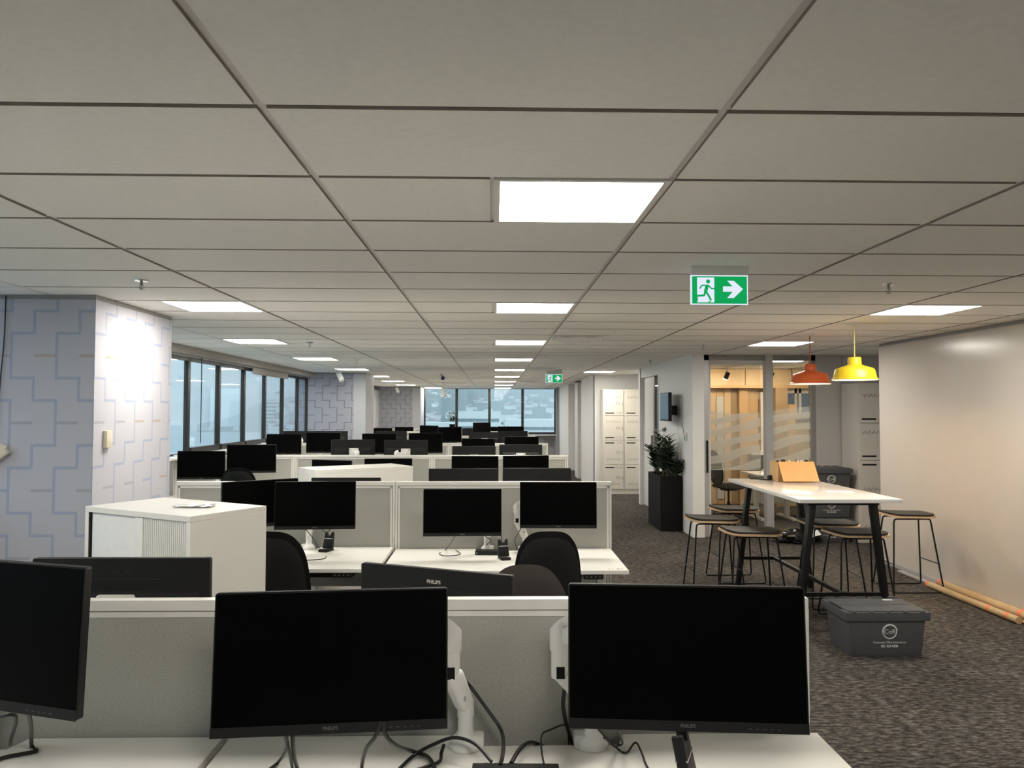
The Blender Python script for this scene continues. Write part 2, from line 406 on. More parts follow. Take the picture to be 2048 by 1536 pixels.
def make_light():
    t = thing('ceiling_light', '', 'light', group='square LED ceiling panels')
    fr = MB()
    for a in ((0, .6, 0, .022), (0, .6, .578, .6), (0, .022, .022, .578), (.578, .6, .022, .578)): fr.box(*a, -.003, .02)
    fr.build('trim_frame', 'powder_white', t)
    MB().box(.022, .578, .022, .578, .001, .012).build('diffuser', 'led', t)
    MB().box(.0, .6, .0, .6, .0205, .05).build('back_tray', 'powder_white', t)
    MB().box(-.014, .0, .0, .6, .009, .03).build('edge_tee', 'tee_metal', t)
    MB().box(.6, .614, .0, .6, .009, .03).build('edge_tee', 'tee_metal', t)
    return t
lp = make_light(); first = True
names = {'middle': 'in the middle run above the desks', 'left': 'in the run along the left windows', 'right': 'in the run over the high table side',
         'room': 'inside the glass-fronted room', 'corridor': 'by the cream lockers'}
cnt = {}
for i, h, j, run in LIGHTS:
    loc = (GX + 1.2 * i + .6 * h, GY + .6 * j, ZC - .002)
    if j < -4: continue
    cnt[run] = cnt.get(run, -1) + 1
    n = cnt[run] - (1 if run == 'middle' else (2 if run in ('left', 'right') else 0))
    lab = 'square white LED ceiling panel ' + names[run]
    if run in ('middle', 'left', 'right'):
        lab = ('square LED ceiling panel, %s from the front %s' % (ORD[n], names[run])) if n >= 0 else 'square LED ceiling panel overhead behind the camera %s, %s' % (run, ORD[-n])
    if first: lp.location = loc; lp['label'] = lab; first = False
    else: dup(lp, lab, loc)

for q, (i, j) in enumerate(VENTS):        # air diffusers in the grid
    x0, y0 = GX + 1.2 * i, GY + .6 * j
    t = thing('air_vent', '%s ceiling air vent with curved metal deflector beside the middle lights' % ('large nearest', 'smaller middle', 'small farthest')[q], 'vent', (x0 + .012, y0 + .012, ZC), group='ceiling air vents')
    MB().box(.03, .546, .03, .546, .012, .02).build('duct_plate', 'vent_dark', t)
    fr = MB()
    for a in ((0, .576, 0, .03), (0, .576, .546, .576), (0, .03, .03, .546), (.546, .576, .03, .546)): fr.box(*a, -.004, .03)
    fr.build('vent_frame', 'vent_white', t)
    for k in range(5):
        yy = .07 + .105 * k; b = MB()
        b.tube(smoothpath([(.05, yy, -.006), (.17, yy + .025, -.02), (.29, yy - .02, -.014), (.41, yy + .025, -.022), (.53, yy, -.006)], 4), .017, 6)
        b.build('deflector', 'vent_white', t, smooth=True)
    f2 = MB().box(.588, 1.174, 0, .574, 0, .02); f2.build('blank_tile', 'ceiling_tile', t)

# ---- left window wall
wl = struct('wall_left', 'low wall under the left windows with dark pelmet above')
MB().box(XL - .2, XL, YB, 16.2, 0, 1.17).build('spandrel', 'wall_grey', wl)
MB().box(XL - .2, XL, 17.3, YF, 0, 1.17).build('spandrel', 'wall_grey', wl)
MB().box(XL - .2, XL + .16, YB, 16.2, 1.145, 1.17).build('sill', 'white_paint', wl)
MB().box(XL - .2, XL + .02, YB, YF, 2.385, ZC + .1).build('head', 'alu_dark', wl)
MB().box(XL + .02, XL + .10, YB, 16.2, 2.405, ZC).build('blind_pelmet', 'blind', wl, bevel=.004)
MB().box(XL - .2, XL + .02, 17.3, YF, 1.17, 2.4).build('infill', 'wall_white', wl)
mulls = [8.83 + 1.1 * k for k in range(-12, 7)]
mulls = [y for y in mulls if not (5.2 < y < 6.75)] + [16.22]
prev = None; wn = 0; winpts = []
for y in mulls:
    if prev is not None: winpts.append((prev, y))
    prev = y
for a, b in winpts:
    if b - a > 1.3: a = b - 1.1 if b < 8 else a
    wn += 1
    w = struct('window_%d' % wn, 'tall dark-framed window in the left wall, bay %d from the camera end' % wn)
    MB().box(XL - .075, XL - .02, b - .04, b + .04, 1.17, 2.385).build('mullion', 'mullion', w, bevel=.004)
    MB().box(XL - .09, XL - .02, a + .045, b - .045, 2.345, 2.385).build('top_rail', 'mullion', w)
    if a > 9.5: MB().box(XL - .09, XL - .0, a + .045, b - .045, 1.17, 1.245).build('bottom_rail', 'mullion', w)
    MB().box(XL - .06, XL - .052, a + .045, b - .045, 1.17, 2.345).build('pane', 'window_glass', w)
MB().tube([(XL + .03, 10.2, 2.4), (XL + .03, 10.2, 1.3)], .006, 6).build('blind_chain', 'cable', wl)
bl = thing('roller_blind', 'grey roller blind pulled part way down over a left window', 'blind', (XL + .06, 12.2, 2.39))
MB().box(-.004, .004, .05, 2.1, -.085, .0).build('blind_cloth', 'blind', bl)
MB().tube([(0, .05, -.09), (0, 2.1, -.09)], .012, 8).build('bottom_bar', 'blind', bl)
smesh('wall_behind', 'plain wall behind the camera', MB().box(XL - .2, 5, YB - .2, YB, 0, ZC + .1), 'wall_white')

# ---- patterned pillars
def pillar(name, lab, y0, y1, front, side, xr=-2.71):
    o = struct(name, lab)
    MB().box(XL - .2, xr, y0, y1, 0, ZC - .03).build('plaster_core', 'wall_grey', o)
    MB().box(XL - .2, xr + .004, y0 - .004, y1, ZC - .03, ZC).build('shadow_trim', 'alu_dark', o)
    MB().box(XL - .2, xr - (.0 if side else .25), y0 - .006, y0 - .0005, .0, ZC - .032).build('wallpaper_front', front, o)
    if side: MB().box(xr + .0005, xr + .006, y0 - .006, y1, .0, ZC - .032).build('wallpaper_side', side, o)
pillar('wall_pillar_near', 'near pillar covered in pale lilac wallpaper with blue stair-step lines', 5.335, 6.58, 'wallpaper_front', 'wallpaper_side')
pillar('wall_pillar_middle', 'middle pillar clad in grey stair-step patterned felt', 16.2, 17.3, 'wallpaper_felt', None, -2.66)
pillar('wall_pillar_far', 'far pillar clad in grey stair-step patterned felt', 25.9, 27.3, 'wallpaper_felt', None, -2.45)

# ---- far window wall
wf = struct('wall_far', 'end wall with low sill and heater grille')
MB().box(XL - .2, 6, YF, YF + .2, 0, .85).build('spandrel', 'wall_grey', wf)
smesh('trim_1', 'white sill below the far windows', MB().box(-2.43, 2.14, YF - .32, YF + .1, .851, .89), 'white_paint')
MB().box(XL - .2, -2.43, YF, YF + .2, .85, ZC).build('side_wall', 'wall_white', wf)
MB().box(2.17, 6, YF, YF + .2, .85, ZC).build('side_wall', 'wall_white', wf)
MB().box(-2.45, 2.2, YF + .02, YF + .2, ZC - .03, ZC + .1).build('head', 'alu', wf)
for k in range(12):
    MB().box(1.75 + .03 * k, 1.765 + .03 * k, YF - .012, YF, .45, .75).build('grille_slat', 'alu_dark', wf)
fm = [-2.44, -1.31, -.16, 1.0, 2.16]
for k in range(4):
    a, b = fm[k], fm[k + 1]
    w = struct('window_%d' % (wn + 1 + k), ORD[k] + ' window pane from the left in the far end wall')
    for xm in ((a, b) if k == 0 else (b,)): MB().box(xm - .045, xm + .045, YF + .0, YF + .12, .89, ZC - .03).build('mullion', 'mullion', w, bevel=.004)
    MB().box(a + .045, b - .045, YF + .02, YF + .09, .89, .97).build('bottom_rail', 'mullion', w)
    MB().box(a + .045, b - .045, YF + .05, YF + .058, .97, ZC - .03).build('pane', 'window_glass', w)

# ---- right side walls
wc = struct('wall_right_corridor', 'pale wall with tall recesses running to the far window')
for y0, y1, m in ((16.7, 19.3, 'wall_white'), (22.6, 25.6, 'wall_white')): MB().box(2.16, 2.4, y0, y1, 0, ZC).build('wall_panel', m, wc)
MB().box(2.32, 2.5, 19.3, 22.6, 0, ZC).build('recess_panel', 'wall_grey', wc)
MB().box(2.18, 2.36, 19.3, 19.42, 0, ZC).build('door_jamb', 'alu_dark', wc)
MB().box(2.14, 2.30, 19.9, 20.6, 0, ZC - .05).build('door_leaf', 'white_paint', wc)
MB().box(2.16, 2.32, 20.6, 20.72, 0, ZC).build('door_jamb', 'alu_dark', wc)
MB().box(2.18, 2.5, 25.6, YF, 0, ZC).build('window_return', 'alu_dark', wc)
MB().box(2.10, 2.2, 26.4, 26.5, 0, ZC).build('blind_guide', 'alu', wc)
MB().box(2.13, 2.16, 17.0, 17.08, 1.14, 1.26).build('switch_plate', 'plastic_white', wc)

wr = struct('wall_right_middle', 'pale wall with sliding door between planter and lockers')
MB().box(2.72, 2.86, 10.75, 12.83, 0, ZC).build('wall_panel', 'wall_white', wr)
MB().box(2.72, 2.86, 12.83, 14.42, 2.33, ZC).build('door_head', 'wall_white', wr)
MB().box(2.70, 2.86, 14.36, 14.46, 0, ZC).build('door_jamb', 'white_paint', wr)
MB().box(2.715, 2.86, 12.80, 12.84, 0, 2.33).build('door_jamb', 'alu', wr)
MB().box(2.72, 3.2, 14.46, 14.6, 0, ZC).build('return_wall', 'wall_white', wr)
dr = struct('door_1', 'white sliding door standing partly open in the pale wall')
MB().box(2.77, 2.80, 13.45, 14.36, .01, 2.33).build('door_leaf', 'white_paint', dr, bevel=.003)
MB().box(2.76, 2.81, 13.36, 13.46, .01, 2.33).build('leading_edge', 'alu_dark', dr)
MB().box(2.765, 2.79, 12.84, 13.36, .01, 2.30).build('glass_leaf', 'room_glass', dr)
MB().box(2.73, 2.768, 13.5, 13.53, .9, 1.3).build('pull_handle', 'steel', dr, bevel=.004)
MB().box(2.83, 2.86, 12.84, 13.5, 0, 2.33).build('inner_wall', 'wall_white', dr)
smesh('wall_locker_alcove', 'cream wall above the cream lockers', MB().box(2.16, 3.5, 16.72, 16.85, 0, ZC), 'wall_white')
smesh('wall_alcove_side', 'side wall of the locker alcove', MB().box(3.2, 3.3, 14.6, 16.72, 0, ZC), 'wall_white')

ww = struct('wall_right', 'glossy white writable wall on the right')
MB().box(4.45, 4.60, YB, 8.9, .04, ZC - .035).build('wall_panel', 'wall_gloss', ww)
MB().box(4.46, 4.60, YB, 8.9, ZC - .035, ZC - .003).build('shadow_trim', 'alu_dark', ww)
MB().box(4.44, 4.455, YB, 8.9, 0, .045).build('baseboard', 'alu', ww)
MB().box(4.60, 7.2, 8.75, 8.9, 0, ZC).build('return_wall', 'wall_white', ww)
smesh('wall_locker_side', 'wall beyond the grey lockers', MB().box(XE, XE + .1, 8.9, YG, 0, ZC), 'wall_white')

# ---- glass-fronted room

wg = struct('wall_glass_room', 'glazed partition front with grey aluminium frame')
MB().box(2.72, 2.88, YG - .13, YG, 0, ZC).build('end_pier', 'wall_white', wg)
MB().box(2.90, 2.97, YG - .05, YG + .05, 0, ZC).build('frame_post', 'alu', wg)
MB().box(3.76, 3.86, YG - .06, YG + .06, 0, ZC).build('frame_post', 'alu', wg)
MB().box(4.40, 4.46, YG - .05, YG + .05, 0, ZC).build('frame_post', 'alu_dark', wg)
MB().box(2.88, 4.46, YG - .05, YG + .05, ZC - .075, ZC).build('head_rail', 'alu_dark', wg)
MB().box(3.86, 4.40, YG - .03, YG + .03, 0, .05).build('bottom_rail', 'alu', wg)
MB().box(3.0, 3.76, YG + .05, YG + .10, ZC - .13, ZC - .08).build('blind_cassette', 'white_paint', wg)
MB().box(4.46, 4.82, YG - .05, YG + .05, 0, ZC).build('solid_panel', 'panel_grey', wg)
MB().box(4.825, 6.4, YG - .05, YG + .05, 0, ZC).build('solid_panel', 'panel_grey', wg)
window = struct('window_%d' % (wn + 5), 'fixed glass pane with frosted wave film beside the carton')
MB().box(3.86, 4.40, YG - .006, YG + .006, .05, ZC - .075).build('pane', 'frosted_glass', window)
d2 = struct('door_2', 'frameless glass sliding door with frosted wave film')
MB().box(3.02, 3.74, YG + .12, YG + .13, .02, ZC - .13).build('pane', 'frosted_glass', d2)
MB().box(2.98, 3.03, YG + .09, YG + .15, .0, ZC - .08).build('door_stile', 'wall_white', d2)
MB().box(2.93, 2.945, YG - .09, YG - .05, .88, 1.32).build('pull_handle', 'black_metal', d2)

wi = struct('wall_room_interior', 'oak-lined back of the glass-fronted room')
YI, XI = 14.5, 6.3
MB().box(2.86, XI, YI, YI + .1, 0, ZC).build('back_wall', 'oak_pale', wi)
MB().box(XI, XI + .1, YG, YI + .1, 0, ZC).build('side_wall', 'wall_white', wi)
MB().box(XE, XI, YG, YI, ZC, ZC + .02).build('ceiling_infill', 'ceiling_tile', wi)
for x0, x1 in ((2.9, 4.6), (4.6, 5.46), (5.46, 5.66), (5.66, XI)):
    MB().box(x0 + .006, x1 - .006, YI - .35, YI - .3, 2.2, ZC - .01).build('bulkhead_panel', 'oak_pale', wi)
MB().box(2.9, XI, YI - .35, YI, 2.15, 2.2).build('bulkhead_trim', 'oak', wi)
for x, w in ((3.98, .05), (4.56, .16)): MB().box(x, x + w, YI - .12, YI - .01, 0, 2.15).build('oak_post', 'oak', wi)
for k, x in enumerate((3.0, 3.2, 3.4, 3.6, 3.8, 4.03, 4.16, 4.30, 4.43)): MB().box(x, x + .125, YI - .04, YI - .005, 0, 2.15).build('oak_board', ('oak_pale', 'oak', 'oak_pale', 'oak_dark', 'oak')[k % 5], wi)
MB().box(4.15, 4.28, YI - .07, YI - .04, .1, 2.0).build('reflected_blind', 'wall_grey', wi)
MB().box(4.73, 4.93, YI - .06, YI - .01, .1, 1.95).build('inner_door', 'oak', wi)
MB().box(4.93, 4.965, YI - .09, YI - .01, 0, 1.95).build('inner_door_edge', 'door_dark', wi)
MB().box(4.965, 5.04, YI - .10, YI - .01, 0, 2.08).build('white_jamb', 'white_paint', wi)
MB().box(4.73, 5.10, YI - .30, YI - .10, .30, .92).build('grey_cabinet', 'grey_panel', wi)
MB().box(4.72, 5.10, YI - .31, YI - .10, .92, .99).build('cabinet_top', 'white_paint', wi)
MB().box(5.12, 5.34, YI - .45, YI - .02, 0, 2.15).build('tall_cupboard', 'oak_dark', wi)
MB().box(5.34, 5.50, YI - .40, YI - .02, 0, 1.85).build('low_cupboard', 'oak', wi)
MB().box(5.36, 5.95, YI - .02, YI - .0, 1.66, 2.12).build('far_window', 'blue_glass', wi)
for x in (5.62, 5.70, 5.92): MB().box(x, x + .05, YI - .05, YI - .02, 1.62, 2.15).build('far_window_bar', 'wall_white', wi)
MB().box(5.36, 5.95, YI - .05, YI - .02, 2.06, 2.15).build('far_window_bar', 'wall_white', wi)
MB().box(5.36, 6.2, YI - .1, YI - .02, 1.52, 1.64).build('dark_ledge', 'grey_panel', wi)

# ================================================================== desks, partitions
BX0 = [-3.78, -2.36, -.735, .885]; BX1 = [-3.78, -2.36, -.74, .899]
ROWS = {1: (2.235, [1, 2]), 2: (5.868, [1, 2]), 3: (9.318, [0, 1, 2]), 4: (12.768, [0, 1, 2]), 5: (16.5, [1, 2]), 6: (20.0, [1, 2]), 7: (23.2, [0, 1, 2])}
PT = 1.193
BAYN = {0: 'window-side bay', 1: 'middle bay', 2: 'aisle-side bay'}
def make_partition(w):
    t = thing('desk_screen', '', 'desk screen', group='fabric desk screens')
    MB().box(.035, w - .035, -.012, .012, .42, PT - .05).build('fabric_panel', 'fabric', t)
    MB().box(0, w, -.0175, .0175, PT - .030, PT).build('top_rail', 'powder_white', t, bevel=.002)
    MB().box(.018, w - .018, -.012, .012, PT - .034, PT - .029).build('top_groove', 'alu_dark', t)
    MB().box(.018, w - .018, -.016, .016, PT - .048, PT - .033).build('inner_rail', 'powder_white', t)
    for x0 in (0, w - .034):
        p = MB()
        a = x0 if x0 == 0 else x0 + .019
        p.box(a, a + .015, -.0175, .0175, .40, PT - .030); b = x0 + .020 if x0 == 0 else x0
        p.box(b, b + .014, -.016, .016, .40, PT - .034)
        p.build('side_post', 'powder_white', t)
        g = x0 + .015 if x0 == 0 else x0 + .014
        MB().box(g, g + .005, -.011, .011, .40, PT - .034).build('post_groove', 'alu_dark', t)
    for x in (.02, w - .05): MB().box(x, x + .03, -.015, .015, 0, .42).build('support_leg', 'powder_white', t)
    return t
scr = {}
for r, (py, bays) in ROWS.items():
    BX = BX1 if r == 1 else BX0
    for b in bays:
        w = BX[b + 1] - BX[b] - .004
        lab = 'white-framed grey fabric screen on the %s desk row, %s' % (ORD[r - 1], BAYN[b])
        k = round(w, 3)
        if k not in scr: scr[k] = make_partition(w); s = scr[k]; s.location = (BX[b] + .002, py, 0); s['label'] = lab
        else: dup(scr[k], lab, (BX[b] + .002, py, 0))

def make_desk(w, h, d=.80, cut=True):
    """local: x 0..w, back edge at y=0, user side towards -y"""
    t = thing('desk', '', 'desk', group='white sit-stand desks')
    if cut:
        c = w / 2 + .03
        poly = [(0, -d), (w, -d), (w, 0), (c + .24, 0), (c + .22, -.07), (c - .22, -.07), (c - .24, 0), (0, 0)]
        MB().prism(poly, h - .025, h).build('desk_top', 'laminate', t, bevel=.0015, seg=1)
    for x in (.10, w - .16):
        l = MB(); l.box(x, x + .06, -.45, -.35, .05, h - .06); l.box(x + .006, x + .054, -.44, -.36, .03, .3); l.box(x - .01, x + .07, -.72, -.08, .0, .03)
        l.build('leg', 'powder_white', t, bevel=.003, seg=1)
    MB().box(.12, w - .12, -.44, -.36, h - .065, h - .026).build('cross_beam', 'powder_white', t)
    cp = MB().box(w - .29, w - .165, -d + .005, -d + .06, h - .058, h - .026).build('control_panel', 'black_plastic', t, bevel=.002, seg=1)
    bt = MB()
    for k in range(4): bt.box(w - .275 + .028 * k, w - .269 + .028 * k, -d + .002, -d + .006, h - .045, h - .039)
    bt.build('button', 'print_grey', cp)
    ct = MB(); ct.box(.25, w - .25, -.30, -.14, h - .16, h - .155); ct.box(.25, w - .25, -.30, -.295, h - .16, h - .10); ct.box(.25, w - .25, -.145, -.14, h - .16, h - .10)
    ct.build('cable_tray', 'black_metal', t)
    return t
DESKZ = {(1, 1): .817, (1, 2): .817, (2, 1): .71, (2, 2): .695}
desks = {}
for r, (py, bays) in ROWS.items():
    BX = BX1 if r == 1 else BX0
    for b in bays:
        for side in (0, 1):
            h = DESKZ.get((r, b), .72) if side == 0 else .72
            lab = 'white sit-stand desk, %s side of the %s desk row, %s' % (('near', 'far')[side], ORD[r - 1], BAYN[b])
            loc = (BX[b] + .01, py - .02, 0) if side == 0 else (BX[b + 1] - .01, py + .02, 0)
            rz = 0 if side == 0 else 180
            dw = round(BX[b + 1] - BX[b] - .02 + (.027 if (r, b, side) == (1, 2, 0) else 0), 3)
            if (dw, h) not in desks: t = desks[dw, h] = make_desk(dw, h); t.location = loc; t.rotation_euler = (0, 0, R(rz)); t['label'] = lab
            else: t = dup(desks[dw, h], lab, loc, rz)
            if r == 2 and b == 2 and side == 0:
                text('desk_number', '11.31', .05, 'print_grey', t, (1.52, -.755, h + .0008), (0, 0, 0), ext=.0003)

# ================================================================== monitors and arms
def make_monitor():
    W, H = .54, .323
    t = thing('monitor', '', 'monitor', group='black office monitors')
    MB().prism(rrect(W, H, .006, 2), -.006, .014, 'y').build('housing', 'black_plastic', t, bevel=.0015, seg=1)
    b = MB().frust((-.24, .24, -.135, .075), (-.215, .215, -.11, .05), 0, .016)
    b.xf(Matrix(((1, 0, 0, 0), (0, 0, 1, .0135), (0, 1, 0, -.01), (0, 0, 0, 1))))
    b.build('rear_cover', 'black_plastic', t, bevel=.004)
    MB().box(-W / 2 + .004, W / 2 - .004, -.0075, -.0055, -H / 2 + .024, H / 2 - .004).build('screen', 'screen', t)
    bz = MB().box(-W / 2 + .0005, W / 2 - .0005, -.0085, -.0055, -H / 2 + .0005, -H / 2 + .0235).build('lower_bezel', 'bezel', t)
    text('logo', 'PHILIPS', .0105, 'logo_grey', bz, (0, -.0088, -H / 2 + .0125), bold=.0004)
    bt = MB()
    for k in range(5): bt.box(.135 + .016 * k, .142 + .016 * k, -.0088, -.008, -H / 2 + .009, -H / 2 + .0105)
    bt.build('button_marks', 'logo_grey', bz)
    text('rear_logo', 'PHILIPS', .0155, 'logo_dark', t, (.0, .0145, H / 2 - .041), (90, 0, 180), bold=.0006)
    MB().box(-.12, .12, .0125, .0148, .094, .099).build('vent_slot', 'logo_dark', t)
    return t
MON = [('1f', -1.140, 1.80, 1.222, -18, -3), ('1f', -.378, 1.86, 1.137, 5.3, -6), ('1f', .443, 1.800, 1.160, -5, -5),
       ('1b', -1.142, 2.45, 1.108, 180, 0), ('1b', -.185, 2.52, 1.058, 157, 0),
       ('2f', -1.611, 5.45, 1.079, 38, 0), ('2f', -1.213, 5.35, 1.078, 4, -2), ('2f', -.216, 5.42, 1.020, 2, -3), ('2f', .454, 5.5, 1.061, -2, -2),
       ('2b', -1.155, 6.15, 1.036, 180, 0), ('2b', -.24, 6.15, 1.107, 180, 0), ('2b', .341, 6.2, 1.108, 180, 0),
       ('3f', -3.34, 9.0, 1.094, 0, 0), ('3f', -2.771, 9.0, 1.168, 9, 0), ('3f', -1.848, 8.95, .995, -24, 0), ('3f', -1.203, 8.95, 1.013, 8, 0), ('3f', -.217, 9.0, 1.040, -3, 0), ('3f', .368, 8.95, 1.049, 12, 0),
       ('3b', -1.75, 9.75, 1.199, 200, 0), ('3b', -1.095, 9.75, 1.194, 182, 0), ('3b', -.248, 9.75, 1.12, 180, 0), ('3b', .337, 9.8, 1.138, 180, 0),
       ('4f', -3.315, 12.4, 1.186, 5, -4), ('4f', -2.694, 12.4, 1.21, 0, 0), ('4f', -1.816, 12.4, 1.196, 0, 0), ('4f', -1.081, 12.4, 1.205, 14, 0), ('4f', -.249, 12.4, 1.119, -12, 0), ('4f', .435, 12.3, 1.155, 3, 0),
       ('4b', -3.27, 13.2, 1.212, 180, 0), ('4b', -2.73, 13.2, 1.213, 180, 0), ('4b', -1.736, 13.2, 1.215, 176, 0), ('4b', -.156, 13.2, 1.2, 180, 0), ('4b', .329, 13.3, 1.215, 205, 0),
       ('5f', -1.335, 16.05, 1.254, -42, 0), ('5f', -.906, 16.05, 1.224, 30, 0), ('5f', -.246, 16.05, 1.318, 50, 0), ('5f', .349, 16.05, 1.237, 8, 0), ('5b', -.426, 17.0, 1.18, 180, 0),
       ('7f', -3.232, 22.8, 1.048, 0, 0), ('7f', -2.615, 22.8, 1.078, 0, 0), ('7f', .067, 22.8, 1.083, 0, 0)]
by = {}
for q in MON: by.setdefault(q[0], []).append(q)
def arm_for(rs, x, y, z, rz, label, base, elbow=None):
    """white articulated arm from its base on the desk to the back of a monitor centred on (x, y, z)"""
    n = Vector((math.sin(R(rz)), -math.cos(R(rz)), 0))       # screen normal
    c = Vector((x, y, z)) - n * .045
    bx_, by_, bz_ = base
    t = thing('monitor_stand', label, 'monitor arm', base, group='white monitor arms')
    B = Vector(base); L = lambda v: Vector(v) - B
    hb = .085
    MB().lathe([(.041, 0), (.044, .003), (.044, .017), (.039, .026), (.028, .036), (.0215, .046), (.0205, hb)], 28).build('base', 'plastic_white', t, smooth=True)
    s = 1 if y > by_ else -1
    sg = 1 if bx_ > x else -1
    MB().box(min(0, sg * .05), max(0, sg * .05), -.022, .022, .0, .038).build('clamp_block', 'plastic_white', t, bevel=.008)
    if elbow is None: elbow = (bx_ + (x - bx_) * .3, by_ + (y - by_) * .3, max(bz_ + hb + .1, z - .10))
    e = L(elbow); p0 = Vector((0, 0, hb)); k = p0 + Vector((0, 0, .035))
    MB().tube([p0 - Vector((0, 0, .001)), p0 + Vector((0, 0, .018)), k + Vector((0, 0, .004))], .0225, 18).build('pivot_collar', 'plastic_white', t, smooth=True)
    lk = MB().beam(k - Vector((0, 0, .012)), e - Vector((0, 0, .004)), .044, .046, w1=.05, h1=.05).build('lower_link', 'plastic_white', t, bevel=.016, seg=3)
    mid = k.lerp(e, .22); MB().beam(mid + Vector((-.010, s * .022, 0)), mid + Vector((.010, s * .022, 0)), .01, .012).build('cable_clip', 'steel', lk)
    top = e + Vector((0, 0, .125))
    MB().tube([e - Vector((0, 0, .02)), e, e + Vector((0, 0, .052))], .0235, 18, ).build('elbow_post', 'plastic_white', t, smooth=True)
    dxy = Vector((L(c).x - e.x, L(c).y - e.y, 0)); dxy = dxy.normalized() if dxy.length > 1e-3 else Vector((0, -1, 0))
    sl = MB(); nn = 18
    ring0 = [e + Vector((.0275 * math.cos(2 * math.pi * q / nn), .0275 * math.sin(2 * math.pi * q / nn), .05)) for q in range(nn)]
    ring1 = [r_ + Vector((0, 0, .075 + .9 * (r_ - e).dot(dxy))) for r_ in ring0]
    sl.add(ring0 + ring1, [tuple(range(nn - 1, -1, -1)), tuple(range(nn, 2 * nn))] + [(q, (q + 1) % nn, nn + (q + 1) % nn, nn + q) for q in range(nn)])
    sl.build('elbow_sleeve', 'plastic_white', t, bevel=.004)
    MB().box(e.x - .011, e.x + .011, e.y + s * -.001 - .0245, e.y - .0215, e.z - .018, e.z + .014).build('slot', 'black_matte', t, bevel=.003)
    hd = L(c) - n * .055; hd.z = L(c).z
    MB().beam(top - Vector((0, 0, .03)), hd, .04, .045).build('upper_link', 'plastic_white', t, bevel=.01)
    rot = Matrix.Rotation(R(rz), 4, 'Z')
    pl = MB().prism(rrect(.115, .115, .008, 3), 0, .006, 'y').xf(Matrix.Translation(L(c)) @ rot).build('mounting_plate', 'plastic_white', t)
    hl = MB()
    for sx in (-.04, .04):
        for sz in (-.04, .04): hl.box(sx - .005, sx + .005, .0055, .0075, sz - .005, sz + .005)
    hl.xf(Matrix.Translation(L(c)) @ rot).build('screw', 'black_matte', pl)
    MB().box(-.022, .022, .004, .06, -.022, .022).xf(Matrix.Translation(L(c)) @ rot).build('tilt_head', 'plastic_white', t, bevel=.006)
    return t
ARM = {('1f', 1): ((-.074, 2.135, .817), (-.112, 2.10, 1.035)), ('1f', 2): ((.268, 2.135, .817), (.178, 2.10, 1.035)), ('1f', 0): ((-1.45, 2.12, .817), None),
       ('2f', 2): ((-.05, 5.76, .695), (.02, 5.70, .93)), ('2f', 3): ((.23, 5.74, .695), (.17, 5.70, .93)),
       ('2f', 0): ((-1.75, 5.76, .71), None), ('2f', 1): ((-1.35, 5.76, .71), None)}
mon0 = make_monitor(); m_first = True
for rs, lst in by.items():
    r = int(rs[0]); py = ROWS[r][0]; side = 'near' if rs[1] == 'f' else 'far'
    order = sorted(range(len(lst)), key=lambda k: lst[k][1])
    for k, (_, x, y, z, rz, tl) in enumerate(lst):
        pos = ORD[order.index(k)] + ' from left'
        lab = 'black monitor, %s, %s side of the %s desk row, %s' % ('screen towards us' if rs[1] == 'f' else 'back towards us', side, ORD[r - 1], pos)
        if m_first:
            t = mon0; m_first = False; t['label'] = lab; t.location = (x, y, z); t.rotation_euler = (R(tl), 0, R(rz))
        else: t = dup(mon0, lab, (x, y, z), rz, tl)
        if rs == '1b' and k == 1:
            for ch in t.children:
                if ch.name.startswith('rear_logo'):
                    ch.data = ch.data.copy(); ch.data.materials.clear(); ch.data.materials.append(MATS['logo_glint']); ch['label'] = 'maker logo with a light glint put into its colour'
        base, el = ARM.get((rs, k), (None, None))
        if base is None:
            dz = DESKZ.get((r, 1), .72) if rs[1] == 'f' else .72
            s = -1 if rs[1] == 'f' else 1
            cx = min([(BX[b] + BX[b + 1]) / 2 for b in ROWS[r][1]], key=lambda v: abs(v - x))
            base = (x + (.13 if x < cx else -.13), py + s * .105, dz)
        if abs(y - py) > 0.02: arm_for(rs, x, y, z, rz, 'white monitor arm on the %s side of the %s desk row, %s' % (side, ORD[r - 1], pos), base, el)

